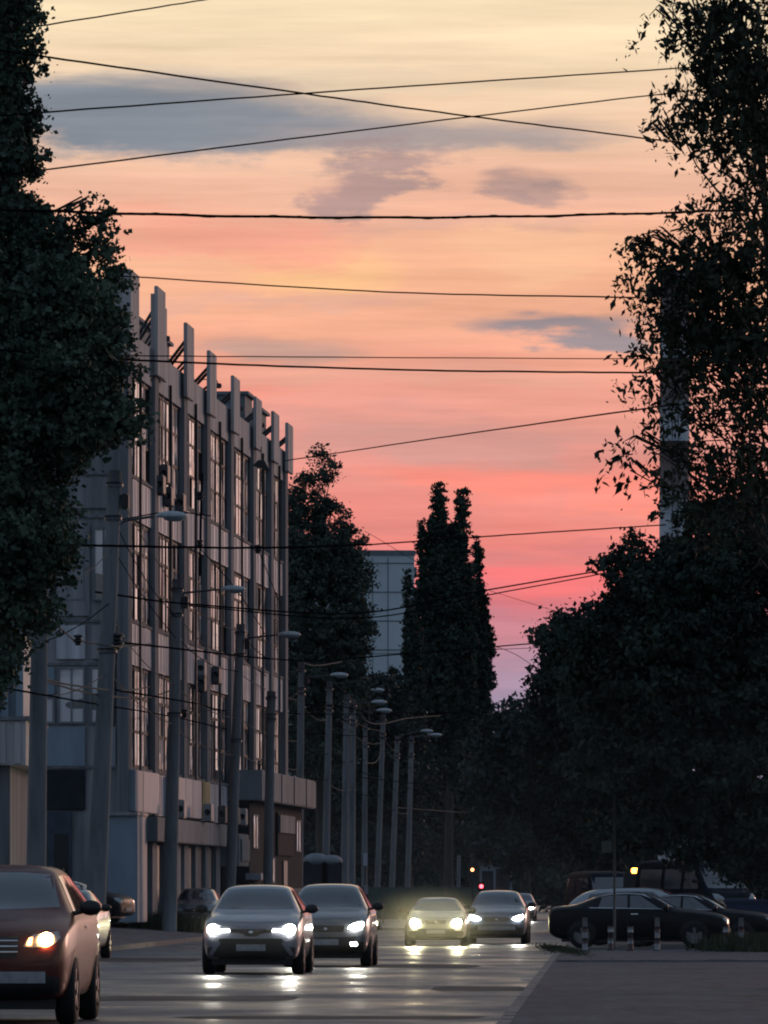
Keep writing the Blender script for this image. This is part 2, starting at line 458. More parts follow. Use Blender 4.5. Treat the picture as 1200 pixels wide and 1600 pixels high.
# a dark joint strip and patched asphalt
mb = MB()
for (px, py, wx, ly) in ((300,1560,3.0,4.0),(640,1510,2.6,6.0),(520,1590,3.5,2.0),(750,1545,1.4,5.0),(230,1500,2.2,9.0),(600,1452,4,20)):
    Yp = CAMZ*F/(py-HZ); c = at(px, py, Yp)
    pts = []
    for k in range(14):
        a = 2*math.pi*k/14
        sx_ = max(-1, min(1, 1.3*math.cos(a))); sy_ = max(-1, min(1, 1.3*math.sin(a)))
        pts.append((c.x+wx/2*sx_*random.uniform(.9,1.1)+.0338*ly/2*sy_, c.y+ly/2*sy_*random.uniform(.9,1.1), .004))
    mb.add(pts, [tuple(range(14))])
M['patch'] = asphalt('asphalt_patch', (.028,.029,.033), .5, .75, .4)
tag(mb.build('road_patches', M['patch']), kind='structure')
mb = MB()
for k in range(9):
    y0 = random.uniform(72,150); x = edgeR(y0)+random.uniform(1.0,4.5); y = y0; wv = random.uniform(.02,.05)
    for q in range(16):
        x2 = x+random.uniform(-.02,.38)*random.choice((1,1,1,-.4)); y2 = y+random.uniform(-.9,1.1)
        mb.add([(x,y-wv*4,.059),(x2,y2-wv*4,.059),(x2,y2+wv*4,.059),(x,y+wv*4,.059)], [(0,1,2,3)])
        x, y = x2, y2
M['tar'] = mat('tar_seam', (.012,.012,.014), None, 2, .6)
tag(mb.build('tar_seams', M['tar']), kind='structure')
# pale lane-dash remnant
mb = MB()
c = at(823,1531,CAMZ*F/131); mb.box(c.x-.09, c.x+.09, c.y-.9, c.y+.9, .0, .008)
tag(mb.build('lane_mark', M['white_paint']), kind='structure')
# worn stop-line edge of the side street: low slab on the right
mb = MB()
ya = CAMZ*F/107
for i in range(14):
    x0 = edgeR(ya)+.2+i*.62
    mb.box(x0, x0+.6, ya-.2+random.uniform(-.02,.02), ya+.2, .056, .10+random.uniform(-.008,.008))
tag(mb.build('kerb', M['kerb']), kind='structure')

# ------------------------------------------------------------------ foliage
def leaf_mesh(name, blobs, m, parent, leaf=.1, clump=.45, per=60, dens=1.0, core=True, droop=.3, aspect=.5, spray=False, jit=.13):
    P = []; S = []
    for (c, r, k) in blobs:
        r = np.array(r, float)
        vol = r[0]*r[1]*r[2]
        area = (r[0]*r[1]*r[2])**(2/3)*12
        nc = max(4, int(area/(clump**2)*1.1*k*dens))
        d = RNG.normal(size=(nc,3)); d /= np.linalg.norm(d, axis=1)[:,None]
        rad = RNG.uniform(.25,1,nc)**.45
        rad *= 1+RNG.normal(0,jit,nc)
        cc = np.array(c)+d*rad[:,None]*r
        for q in cc:
            if spray:
                dd = (q-np.array(c))/r; dd = dd/(np.linalg.norm(dd)+1e-6)*.8+RNG.normal(0,.45,3); dd[2] -= .55; dd /= np.linalg.norm(dd)
                ln = clump*RNG.uniform(1.0,2.6); n = int(per*RNG.uniform(.6,1.3)*ln/clump/1.8)
                t = RNG.uniform(0,1,n); t2 = t*t
                pp = q+dd*(t*ln)[:,None]; pp[:,2] -= t2*ln*.35
                pp += RNG.normal(0,.055+.02*ln,(n,3))
                P.append(pp); S.append(np.clip(RNG.lognormal(-.12,.38,n),.35,1.8)*leaf); continue
            n = int(per*RNG.uniform(.5,1.4))
            s = clump*RNG.uniform(.5,1.1)
            sh = np.array([1,1,RNG.uniform(.5,.9)])
            P.append(q+RNG.normal(0,.45,(n,3))*s*sh)
            S.append(np.clip(RNG.lognormal(-.12,.38,n),.3,1.9)*leaf)
        if core and k >= .9:
            n = int(vol/(leaf*3.2)**2*2.2/ max(r.min(),.3)*3)+12
            d = RNG.normal(size=(n,3)); d /= np.linalg.norm(d, axis=1)[:,None]
            P.append(np.array(c)+d*(RNG.uniform(0,.72,n)**.5)[:,None]*r*.86)
            S.append(RNG.uniform(2.2,4.2,n)*leaf)
    P = np.concatenate(P); S = np.concatenate(S); n = len(P)
    a = RNG.normal(size=(n,3)); a[:,2] -= droop; a /= np.linalg.norm(a, axis=1)[:,None]
    b = np.cross(a, RNG.normal(size=(n,3))); b /= np.linalg.norm(b, axis=1)[:,None]
    a = a*S[:,None]*.5; b = b*(S*aspect*.5)[:,None]
    v = np.empty((n,4,3)); v[:,0] = P-a; v[:,1] = P+b-a*.1; v[:,2] = P+a; v[:,3] = P-b-a*.1
    me = bpy.data.meshes.new(name)
    me.vertices.add(n*4); me.vertices.foreach_set('co', v.reshape(-1).astype(np.float32))
    me.loops.add(n*4); me.loops.foreach_set('vertex_index', np.arange(n*4, dtype=np.int32))
    me.polygons.add(n); me.polygons.foreach_set('loop_start', np.arange(0,n*4,4,dtype=np.int32))
    me.update(calc_edges=True); me.validate()
    me.materials.append(m)
    o = bpy.data.objects.new(name, me); COL.objects.link(o)
    if parent: o.parent = parent
    print(name, n)
    return o

def tree(label, base, blobs, m, leaf, clump, per, group=None, trunk_r=.25, dens=1.0, name='tree', aspect=.5, limbs=True, droop=.3, core=True, cat='tree', limb_r=.2, spray=False, jit=.13):
    """blobs: (px,py,Y, rx_px,ry_px, depth m, k)"""
    root = empty(name, base, 0, label, cat, group)
    B = []
    for (px, py, Yb, rx, ry, dp, k) in blobs:
        if spray and px < 1110: px += 20
        c = at(px, py, Yb)-Vector(base)
        B.append((tuple(c), (rx*Yb/F, dp, ry*Yb/F), k))
    leaf_mesh('crown', B, m, root, leaf, clump, per, dens, core, droop, aspect, spray, jit)
    mb = MB()
    zs = [b[0][2] for b in B]; top = max(zs)
    cx = sum(b[0][0] for b in B)/len(B)*.35; cy = sum(b[0][1] for b in B)/len(B)*.35
    tp = []; tr = []
    for i in range(9):
        t = i/8
        tp.append((cx*t+.12*math.sin(5*t+base[0]), cy*t, -.1+top*.92*t)); tr.append(trunk_r*(1-.82*t)*(1.35 if i == 0 else 1))
    mb.tube(tp, tr, 10)
    for (c, r, k) in B:
        c = Vector(c)
        t0 = max(.12, min(.97, (c.z-max(r[0],1.0)*.9-.25*math.hypot(c.x-cx,c.y-cy))/(top*.92)))
        i = int(t0*8); p0 = Vector(tp[i]).lerp(Vector(tp[min(i+1,8)]), t0*8-i); r0 = min(tr[i]*.5, limb_r)
        D_ = (c-p0).length; pth = [p0]
        for u_ in (.2,.4,.6,.8):
            pth.append(p0.lerp(c, u_)+Vector((random.gauss(0,.05)*D_, random.gauss(0,.05)*D_, (.10*math.sin(u_*3.14)+random.gauss(0,.035))*D_)))
        pth.append(c); mid = pth[3]
        mb.tube(pth, [r0, r0*.85, r0*.7, r0*.55, r0*.4, .01], 6)
        for q in range(7):
            d = Vector(RNG.normal(size=3)); d.normalize()
            e = c+Vector((d.x*r[0], d.y*r[1], abs(d.z)*r[2]))*.95
            mm = c.lerp(e, .5)+Vector((0,0,.1))
            mb.tube([mid.lerp(c, random.uniform(.3,1)), mm, e], [min(.02,r0*.5), .014, .006], 5)
    mb.build('trunk', M['bark'], root)
    return root

# left foreground tree
tree('large dark leafy tree along the left edge in front of the factory', (-9.2,104,.5),
 [(-40,40,100,95,110,1.5,1),(40,30,100,32,45,.6,.6),(58,95,100,20,28,.4,.45),(-10,150,100,65,60,1.2,1),(5,215,100,48,46,1,1),(55,190,100,18,30,.3,.35),(-30,260,100,80,60,1.2,1),
  (35,250,100,35,30,.6,.8),(-20,350,100,85,70,1.5,1),(55,365,100,45,40,.8,.8),(105,375,100,30,50,.5,.45),(135,325,100,20,30,.3,.4),(172,345,100,22,18,.3,.45),(150,395,100,28,26,.4,.5),
  (30,450,100,110,80,1.6,1.1),(125,475,100,60,55,1.2,1),(185,440,100,24,30,.4,.4),(60,560,100,120,90,1.6,1.1),(150,560,100,50,65,1,1),(200,590,100,20,30,.3,.4),(40,650,100,130,80,1.6,1.1),(140,650,100,60,55,1,1),(200,640,100,26,24,.4,.4),
  (215,670,100,22,22,.4,.7),(190,520,100,22,30,.4,.7),(-10,740,100,90,60,1.4,1),(60,790,100,60,50,1,.7),(10,850,100,95,70,1.4,1),(75,860,100,55,55,.9,.9),
  (20,930,100,75,55,1.2,.9),(70,960,100,40,30,.6,.5),(-10,1010,100,55,45,1,.6),(-25,1070,100,40,45,.7,.6),(95,720,100,60,25,.8,.8)],
 M['leaf_left'], .085, .26, 48, trunk_r=.35, dens=1.0, aspect=.8, droop=.2, limb_r=.07)
# right foreground tree
tree('tall airy tree with hanging leafy branches at the upper right against the sky', (6.1,93,.06),
 [(1150,40,90,65,60,.9,1),(1060,20,90,45,22,.5,.5),(1100,80,90,50,30,.6,.6),(1170,120,90,60,60,.9,1),(1070,130,90,40,30,.5,.5),(1120,180,90,50,36,.6,.7),(1180,210,90,45,60,.8,.9),
  (1060,180,90,40,26,.4,.5),(1010,205,90,26,14,.3,.35),(1180,275,90,24,16,.4,.3),(1100,232,90,30,20,.4,.4),(1015,25,90,22,16,.3,.4),
  (1170,340,90,50,45,.7,.8),(1080,370,90,60,35,.7,.7),(1020,380,90,45,30,.5,.6),(985,385,90,24,18,.3,.5),(1140,430,90,80,60,1,1),(1050,440,90,60,45,.7,.8),(1000,440,90,28,30,.4,.5),
  (1080,520,90,75,45,.8,1),(1170,530,90,60,60,.9,.9),(1010,510,90,30,35,.4,.5),(1010,590,90,30,30,.4,.4),(1060,590,90,50,40,.6,.25),(1140,600,90,60,40,.8,.7),(1190,650,90,45,50,.7,.8),
  (1110,670,90,50,35,.6,.25),(1050,660,90,35,30,.4,.25),(985,695,90,32,20,.3,.5),(965,735,90,22,18,.3,.4),(1030,720,90,35,25,.4,.25),(1130,740,90,60,40,.7,.7),(1190,730,90,40,40,.7,.8),(1060,770,90,45,30,.5,.25),(1150,790,90,60,30,.7,.8)],
 M['leaf_right'], .115, .26, 26, trunk_r=.2, dens=.9, aspect=.42, droop=.9, core=True, limb_r=.022, spray=True)
# right dense mass
tree('broad dark dense tree whose low edge hangs over the parked black saloon', (13.5,190,.05),
 [(1130,900,190,110,90,3,1),(1200,850,190,70,80,3,1),(1040,930,190,90,75,2.5,1),(960,990,190,70,60,2.5,1),(1100,1030,190,140,110,3.5,1),(980,1090,190,100,90,3,1),(1180,1060,190,90,120,3,1),
  (1060,1180,190,130,100,3,1),(1170,1220,190,100,110,3,1),(970,1200,190,75,80,2.5,1),(1080,1290,190,120,60,2.5,1),(1170,1330,190,70,50,2,1),(985,1290,190,60,50,2,.9),(960,880,190,26,24,1,.5),(985,860,190,30,22,1,.5),(890,1010,190,45,50,2,1),
  (1120,810,190,60,30,1.5,.8),(1190,790,190,40,40,1.5,.8)],
 M['leaf_dense'], .17, .6, 80, group='dense trees along the right kerb', trunk_r=.4, aspect=.6)
tree('dark rounded tree left of the broad tree, its outline against the pink horizon', (9.6,265,.05),
 [(900,1030,260,45,50,2.5,1),(870,1075,260,38,50,2,1),(920,1110,260,70,90,3,1),(880,1170,260,55,80,3,1),(930,1220,260,70,80,3,1),(890,1270,260,60,60,2.5,1),(950,1320,260,60,40,2.5,.9),(860,1005,260,18,14,1,.5)],
 M['leaf_dense'], .22, .7, 70, group='dense trees along the right kerb', trunk_r=.35, aspect=.6)
tree('distant bushy tree closing the end of the street behind the nearest headlights', (8.9,400,0),
 [(830,1150,400,45,50,4,1),(790,1170,400,60,55,4,1),(850,1210,400,60,60,4,1),(780,1240,400,70,60,4,1),(860,1290,400,60,60,4,1),(790,1310,400,60,45,4,1),(825,1100,400,16,24,1.5,.5),(800,1110,400,14,16,1,.4)],
 M['leaf_far'], .36, 1.0, 46, group='trees closing the end of the street', trunk_r=.4, aspect=.6)
tree('distant low tree left of the street end, below the poplars', (4.9,510,0),
 [(720,1180,510,60,60,4,1),(670,1210,510,60,60,4,1),(620,1230,510,55,60,4,1),(720,1270,510,60,60,4,1),(650,1300,510,70,50,4,1),(580,1270,510,50,60,4,1)],
 M['leaf_far'], .36, 1.0, 46, group='trees closing the end of the street', trunk_r=.4, aspect=.6)
# poplars
def poplar(label, base, cols, Yp, grp, dens=1.0):
    bl = []
    for (px, ytop, ybot, rx) in cols:
        y = ytop
        h = ybot-ytop; n = max(3, int(h/45))
        for i in range(n):
            t = i/(n-1)
            rr = rx*(.45+.55*min(1, t*2.4))*random.uniform(.85,1.12)
            bl.append((px+random.uniform(-4,4), ytop+25+t*(h-40), Yp, rr, 34, rr*Yp/F, 1))
    return tree(label, base, bl, M['leaf_poplar'], .24, .36, 34, group=grp, trunk_r=.4, name='poplar', aspect=.6, droop=-.8, dens=dens, jit=.08)
poplar('tall twin-topped poplar in the middle of the skyline', (4.9,475,0), [(685,758,1120,27),(720,770,1120,24),(702,835,1200,40),(662,822,1100,16)], 475, 'columnar poplars in the middle distance')
poplar('narrower poplar leaning on the right side of the twin-topped one', (6.8,485,0), [(746,848,1110,18),(752,930,1130,20),(738,1000,1200,26)], 485, 'columnar poplars in the middle distance')
poplar('short poplar in front of the pale tower block', (1.7,465,0), [(639,895,1130,10),(650,980,1160,16),(615,1050,1200,20)], 465, 'columnar poplars in the middle distance')
# trees behind the factory's far end
def mv(bl, Y): return [(q[0],q[1],Y,q[3],q[4],q[5]*Y/300,q[6]) for q in bl]
tree('tall bushy tree with a ragged top, beside the far end of the factory', (-3.4,352,.5), mv(
 [(503,725,0,17,34,.8,.5),(520,740,0,14,22,.6,.4),(488,748,0,13,22,.6,.4),(470,765,0,16,26,.8,.5),(500,790,0,26,30,1.2,.6),(455,800,0,22,40,1.5,.8),(482,820,0,34,35,1.5,.8),(530,812,0,16,22,.8,.5),(540,835,0,20,22,.8,.6),(525,860,0,34,34,2,1),(480,880,0,60,60,2.5,1),(545,905,0,36,45,2,1),
  (500,970,0,75,70,3,1),(552,990,0,32,50,2,1),(480,1060,0,60,60,3,1),(535,1080,0,45,60,2.5,1),(490,1160,0,60,60,2.5,1),(565,848,0,15,13,.6,.5),(458,900,0,28,60,2,1)],352),
 M['leaf_mid'], .20, .55, 50, trunk_r=.35, aspect=.5, group='trees behind the row of poles')
tree('lower dark tree behind the row of poles left of the street end', (0.4,458,.2), mv(
 [(600,1090,0,40,40,2.5,1),(560,1130,0,55,60,3,1),(610,1160,0,50,55,3,1),(640,1230,0,45,50,3,1),(570,1240,0,65,60,3,1),(520,1240,0,60,60,3,1),(500,1310,0,60,50,3,1),(600,1320,0,70,45,3,1)],458),
 M['leaf_far'], .36, .9, 40, trunk_r=.35, aspect=.5, group='trees behind the row of poles')

# far hedge / wood mass behind everything at street level
hm = leaf_mesh('distant_wood', [(tuple(at(px,1335+random.uniform(-10,10),560)), (2.6,4,3.4), 1) for px in range(500,1260,38)]+[(tuple(at(px,1388,556)), (2.6,3,1.6), 1) for px in range(480,1260,34)], M['leaf_dense'], None, .5, 1.3, 34, 1.0, True)
tag(hm, 'dark distant wood closing the view low behind the street', 'wood', kind='stuff')

# ------------------------------------------------------------------ factory building
N0 = Vector((-8.36,208,0)); E0 = Vector((-4.08,265,0))
ev = (E0-N0).normalized(); LEN = (E0-N0).length
nv = Vector((ev.y,-ev.x,0))
ROT = math.atan2(ev.y, ev.x)
GZ = .6
fac = empty('factory_building', N0, ROT, 'long grey concrete factory block with tall banded windows and upright roof fins', 'building')
# local x = along facade, local y = inward (left of direction) ; outward = -y
PIL = [0.0,7.9,17.2,25.1,33.9,42.8,50.3,56.6]
PARTOP = 19.8; WT = [18.5,13.75,8.95]; WBOT = [15.1,10.35,5.55]
core = MB()
core.box(0.02, LEN, .3, 16, GZ-.1, 19.4)
core.build('wall', M['concrete'], fac)
mb = MB(); mb.box(-.05, LEN+.05, 0, .29, 18.52, PARTOP); mb.box(-.06,.02,.29,16,18.5,PARTOP-.02)
mb.build('parapet', M['fin'], fac)
for zt, zb in ((WBOT[0],WT[1]),(WBOT[1],WT[2]),(WBOT[2],4.1)):
    for b in range(len(PIL)-1):
        x0, x1 = PIL[b]+.56, PIL[b+1]-.56
        n = max(3, round((x1-x0)/1.2))
        mb = MB().box(x0, x1, .06, .29, zb+.02, zt-.02)
        prof = []
        for k in range(n):      # cladding sheets, each slightly out of true, with raised ribs
            xa = x0+(x1-x0)*k/n; xb = x0+(x1-x0)*(k+1)/n
            d = random.uniform(-.015,.02)
            mb.box(xa, xb-.03, d, .065, zb+.03, zt-.03)
            for q in range(2): mb.box(xa+.25+q*.45, xa+.31+q*.45, d-.022, d+.01, zb+.05, zt-.05)
        sp = mb.build('spandrel', M['spandrel'], fac)
        MB().box(x0,x1,-.035,.2,zt-.015,zt+.075).build('sill', M['dark_concrete'], sp)
for i, p in enumerate(PIL):
    wdt = .55
    mb = MB(); mb.box(p-wdt, p+wdt, -.11, .25, GZ+3.5 if p < 30 else GZ, 19.7)
    mb.build('pilaster', M['dark_concrete'], fac)
    top = [21.7,21.9,21.5,21.2,21.0,20.9,20.9,20.9][i]
    mb = MB(); mb.bbox(p-.9, p+1.5, -.24, -.115 if i else .3, 18.9, top, .02)
    if i == 1: mb.box(p-.75, p-.3, -.10, .02, 18.9, top-.25); mb.box(p+1.55, p+2.3, -.2, -.08, 18.9, top-.5)
    fn = mb.build('roof_fin', M['fin'], fac)
    mb = MB()
    for q in (-.4,.5):
        mb.tube([(p+q,-.2,top-.5),(p+q,1.1,19.3)], .06, 6); mb.tube([(p+q,-.2,top-1.2),(p+q,.7,19.3)], .05, 6)
    mb.build('brace', M['steel'], fn)
# windows
for b in range(len(PIL)-1):
    x0, x1 = PIL[b]+.56, PIL[b+1]-.56
    for fl in range(3):
        zt, zb = WT[fl]-.01, WBOT[fl]+.09
        nb = max(4, round((x1-x0)/1.05)+random.choice((-1,0,0,1)))
        fr = MB()
        for k in range(nb+1):
            xx = x0+(x1-x0)*k/nb
            r_ = .03 if k % 2 else .055
            fr.box(max(xx-r_,x0), min(xx+r_,x1), .098 if k % 2 else .075, .28, zb, zt)
        for zz in (zb+.05, zb+(zt-zb)*.36, zb+(zt-zb)*.70, zt-.05):
            fr.box(x0, x1, .09, .27, zz-.05, zz+.05)
        fo = fr.build('window', M['sash'], fac)
        # each pane set at a slightly different angle as old steel sashes are
        gp = MB()
        for k in range(nb):
            xa = x0+(x1-x0)*k/nb+.03; xb = x0+(x1-x0)*(k+1)/nb-.03
            for (za, zc) in ((zb+.08,zb+(zt-zb)*.36-.04),(zb+(zt-zb)*.36+.04,zb+(zt-zb)*.70-.04),(zb+(zt-zb)*.70+.04,zt-.08)):
                d1, d2 = random.uniform(-.012,.012), random.uniform(-.012,.012)
                if random.random() < .93: gp.add([(xa,.115+d1,za),(xb,.115+d2,za),(xb,.115+d2,zc),(xa,.115+d1,zc)], [(0,1,2,3)])
        gp.build('pane', M['glass'], fo)
        if random.random() < .5:
            k = random.randrange(nb); xa = x0+(x1-x0)*k/nb+.05; xb = x0+(x1-x0)*(k+1)/nb-.05
            MB().box(xa, xb, .085, .11, zb+.1, zb+(zt-zb)*random.choice((.34,.68,.97))).build('infill_panel', M[random.choice(('white_panel','spandrel','brown_panel'))], fo)
# downpipes and cable conduits down the facade
for p in (3.4,12.6,21.0,29.6,38.0,46.6,53.8):
    MB().tube([(p,-.06,GZ+4),(p,-.06,19.0)], .05, 6).build('downpipe', M['steel'] if p < 25 else M['pale_wire'], fac)
for b in range(len(PIL)-1):
    for q in (.34,.67):
        x = PIL[b]+(PIL[b+1]-PIL[b])*q+random.uniform(-.25,.25)
        MB().box(x-.07, x+.07, .045, .058, 4.15 if x < 30 else 6.2, 18.5).build('rib', M['fin'], fac)
def wall_window(x0, x1, o, z0, z1, n=2):
    mb = MB(); t = .06
    mb.box(x0, x1, -o-.05, -o-.003, z0, z0+t); mb.box(x0, x1, -o-.05, -o-.003, z1-t, z1)
    for k in range(n+1):
        xx = x0+(x1-x0-t)*k/n; mb.box(xx, xx+t, -o-.05, -o-.003, z0+t, z1-t)
    w_ = mb.build('window', M['canopy'], fac)
    MB().box(x0+t, x1-t, -o-.02, -o-.004, z0+t, z1-t).build('pane', M['glass'], w_)
for x in (34.5,53): wall_window(x, x+2.2, .8, 3.2, 4.5)
wall_window(40.5, 43.5, .8, 1.9, 2.9, 3)
dd = MB().box(47,48.6,-.86,-.803,GZ,2.8).build('door', M['blue_door'], fac); MB().box(48.3,48.35,-.93,-.861,1.6,1.8).build('handle', M['chrome'], dd)
MB().bbox(44.2,50.8,-.98,-.91,3.9,4.6,.01).build('sign_board', M['canopy'], fac)
MB().bbox(28.2,31.2,-1.02,-.952,2.7,3.5,.01).build('sign_board', M['canopy'], fac)
MB().bbox(31.6,36.5,-1.4,-.81,2.0,2.25,.02).build('awning', M['white_panel'], fac)
for x in (6.3,10.2,16.5,20.0,23.4): MB().box(x, x+1.3, -.22, -.02, GZ, 3.1).build('doorway', M['black'] if x != 16.5 else M['blue_door'], fac)
# penthouses on the roof
for (xa, xb, ya, yb, zt) in ((12,33,2.2,5,22.1),(46,49,.6,2.2,21.3),(52,55,.6,2,21.1),(-.05,3,.4,5,21.3)):
    mb = MB(); mb.box(xa, xb, ya, yb, 19.39, zt); mb.box(xa-.15, xb+.15, ya-.15, yb+.15, zt, zt+.12)
    mb.build('penthouse', M['canopy'], fac)
# end wall facing the camera: local x = 0 plane, spans y 0.3..16
ew = MB()
for z in (5.55,8.9,10.3,13.7,15.1,18.45): ew.box(-.06, .015, .3, 15.9, z, z+.09)
for y in (3.1,6.5,10): ew.box(-.05,.015,y,y+.12,GZ,18.4)
ew.build('wall_joint', M['dark_concrete'], fac)
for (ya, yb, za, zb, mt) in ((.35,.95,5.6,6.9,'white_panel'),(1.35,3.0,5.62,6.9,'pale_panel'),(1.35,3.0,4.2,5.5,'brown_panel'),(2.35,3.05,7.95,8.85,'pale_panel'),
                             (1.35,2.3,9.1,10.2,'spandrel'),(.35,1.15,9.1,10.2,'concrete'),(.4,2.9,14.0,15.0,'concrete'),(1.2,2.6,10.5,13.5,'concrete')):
    MB().bbox(-.09,-.003,ya,yb,za,zb,.015).build('wall_panel', M[mt], fac)
for (ya, yb, za, zb) in ((1.35,2.25,7.0,8.85),(2.35,3.05,7.0,7.9),(.4,1.2,7.0,8.85),(1.35,2.9,11.0,13.4),(.4,1.1,11.0,13.4)):
    mb = MB(); mb.box(-.10,-.004,ya,ya+.07,za,zb); mb.box(-.10,-.004,yb-.07,yb,za,zb); mb.box(-.10,-.004,ya+.07,yb-.07,za,za+.07); mb.box(-.10,-.004,ya+.07,yb-.07,zb-.07,zb); mb.box(-.08,-.004,(ya+yb)/2-.03,(ya+yb)/2+.03,za+.07,zb-.07)
    wo = mb.build('window', M['canopy'], fac)
    MB().box(-.04,-.006,ya+.07,yb-.07,za+.07,zb-.07).build('pane', M['glass'], wo)
dr = MB().box(-.16,-.003,1.8,3.0,GZ,4.15).build('door', M['blue_door'], fac)
MB().box(-.19,-.161,1.9,2.35,GZ+.1,3.4).build('door_leaf', M['black'], dr)
MB().box(-.35,-.165,2.0,2.05,2.0,2.3).build('handle', M['chrome'], dr)
# entrance block projecting toward the street : canopies, walls, columns
def fbox(name, x0, x1, o0, o1, z0, z1, m, bev=.02):   # o = outward distance
    return MB().bbox(x0, x1, -o1, -o0, z0, z1, bev).build(name, m, fac)
fbox('entrance_wall', -.6, 2.2, -.55, .42, GZ-.05, 4.0, M['pale_panel'])
fbox('wall_cap', -.75, 2.3, -.6, .45, 4.0, 4.12, M['white_paint'])
for (xa, xb, mt) in ((-.3,2.0,'pale_panel'),(2.1,6.8,'white_panel'),(11.4,15.2,'white_panel'),(15.3,17.6,'white_panel'),(17.7,20.6,'white_panel'),(20.8,23.4,'ochre_panel')):
    fbox('cladding_panel', xa, xb, -.28, .31 if mt != 'ochre_panel' else .34, 4.15, 5.5, M[mt])
# lower canopy 
fbox('canopy', 2.31, 27.5, .2, .75, 3.2, 4.0, M['canopy'], .03)
fbox('canopy', 27.7, 31.5, .2, .95, 2.5, 3.7, M['canopy'], .03)
fbox('canopy', 33.0, 56.8, .2, 1.3, 5.0, 6.15, M['canopy'], .04)
for xa in (36,41,46.5,52): fbox('canopy_joint', xa, xa+.12, 1.301, 1.33, 5.02, 6.12, M['brown_panel'], .005)
for xa in (4.5,8.4,11.8,14.5,18.2,21.6,25.4):
    fbox('column', xa, xa+1.5, .0, .34, GZ, 3.19, M['canopy'])
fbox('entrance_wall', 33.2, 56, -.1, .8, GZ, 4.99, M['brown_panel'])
fbox('shopfront', 44, 51, .81, .9, 3.0, 4.7, M['shop'])
fbox('low_wall', 30, 57, 1.0, 2.2, GZ-.1, 1.7, M['dark_concrete'])

# wall-mounted devices (things of their own)
def onfac(x, o, z):   # world point of a facade position
    return N0+ev*x+nv*o+Vector((0,0,z))
def ac(x, z, o, pale, label, w_=.85, h_=.62):
    r = empty('air_conditioner', onfac(x, o, z), ROT, label, 'air conditioner', 'air conditioners hung on the factory wall')
    MB().bbox(-w_/2, w_/2, -.28, 0, 0, h_, .03).build('casing', M['ac_pale' if pale else 'ac'], r)
    mb = MB().tube([(-w_/2-.012,-.14,h_/2),(-w_/2-.002,-.14,h_/2)], .11, 14); mb.build('fan_grille', M['black'], r)
    for q in (-.3,.3): MB().box(q-.02,q+.02,-.30,.0,-.04,-.002).build('bracket', M['steel'], r)
def x_of(px):
    p = px-600.0
    return (-83600-208*p)/(.9972*p-748)
def z_of(px, py): return CAMZ+(HZ-py)*(208+.9972*x_of(px))/F
for (px, py, o, pale, lab) in ((243,772,.03,0,'dark air conditioner on the sill under the top windows, nearest the tree'),(256,790,.03,0,'dark air conditioner third from the near end below the top windows'),
    (250,755,.03,0,'upper one of two dark air conditioners near the leaf tip'),(275,800,.03,0,'grey air conditioner below the top windows beside the lamp head'),
    (308,1058,.03,1,'upper small unit of a stacked pair on the pale band'),(308,1080,.03,0,'lower dark unit of a stacked pair on the pale band'),(331,1068,.03,0,'single dark unit right of the stacked pair'),
    (286,1272,.76,1,'pale unit standing on the entrance canopy near its left end'),(309,1272,.76,0,'small dark unit on the canopy below the white panels'),(330,1268,.76,0,'tall dark unit on the canopy under the yellow panel'),
    (342,1270,.76,1,'pale unit at the right end of the entrance canopy'),(242,1268,.76,1,'pale box on the canopy just left of the second pole')):
    on_can = o > .7
    ac(x_of(px), z_of(px,py) if not on_can else 4.03, o if on_can else o, pale, lab)

# roof floodlights on thin brackets
for k, (px, py, lab) in enumerate(((262,527,'small floodlight on a bent bracket above the roof, nearest'),(342,601,'small floodlight on a bent bracket beside the roof tank'),(377,637,'small floodlight on a bent bracket in front of the fifth fin'),(409,663,'small floodlight on a bent bracket, farthest along the roof'))):
    x = x_of(px)-2; z = CAMZ+(HZ-py)*(208+x)/F
    c = onfac(x, .1, z+.12)
    r = empty('roof_floodlight', c, 0, lab, 'floodlight', 'floodlights on brackets along the roof edge')
    MB().tube([(-.85,0,-.75),(-.85,0,.05),(0,0,.08),(.06,0,-.08)], .025, 6).build('bracket', M['steel'], r)
    MB().bbox(-.06,.2,-.12,.12,-.26,-.08,.03).build('lamp_head', M['red_paint' if k % 2 else 'steel'], r)

# left neighbour building, only its right edge shows
nb = empty('corrugated_annex', (-13.9,172,.5), 0, 'low annex with corrugated upper storey at the far left edge', 'building')
MB().box(-6,3.85,0,9,-.1,4.4).build('wall', M['dark_concrete'], nb)
mb = MB(); mb.box(-6,4.3,-.5,9,4.41,5.6)
for q in range(26):
    xx = -6+.4*q; mb.box(xx, xx+.16, -.56, -.5, 4.45, 5.55)
mb.build('upper_storey', M['fin'], nb)
MB().box(-6,4.4,-.6,9.1,5.61,5.72).build('roof_edge', M['dark_concrete'], nb)
mb = MB()
for q in range(26):
    xx = -6+.4*q; mb.box(xx, xx+.2, .1, .3, 5.72, 8.1)
mb.box(-6,4.1,.3,8,5.72,8.0)
mb.build('corrugated_screen', M['pale_panel'], nb)
MB().box(2.6,3.5,-.05,-.003,-.1,2.5).build('door', M['black'], nb)

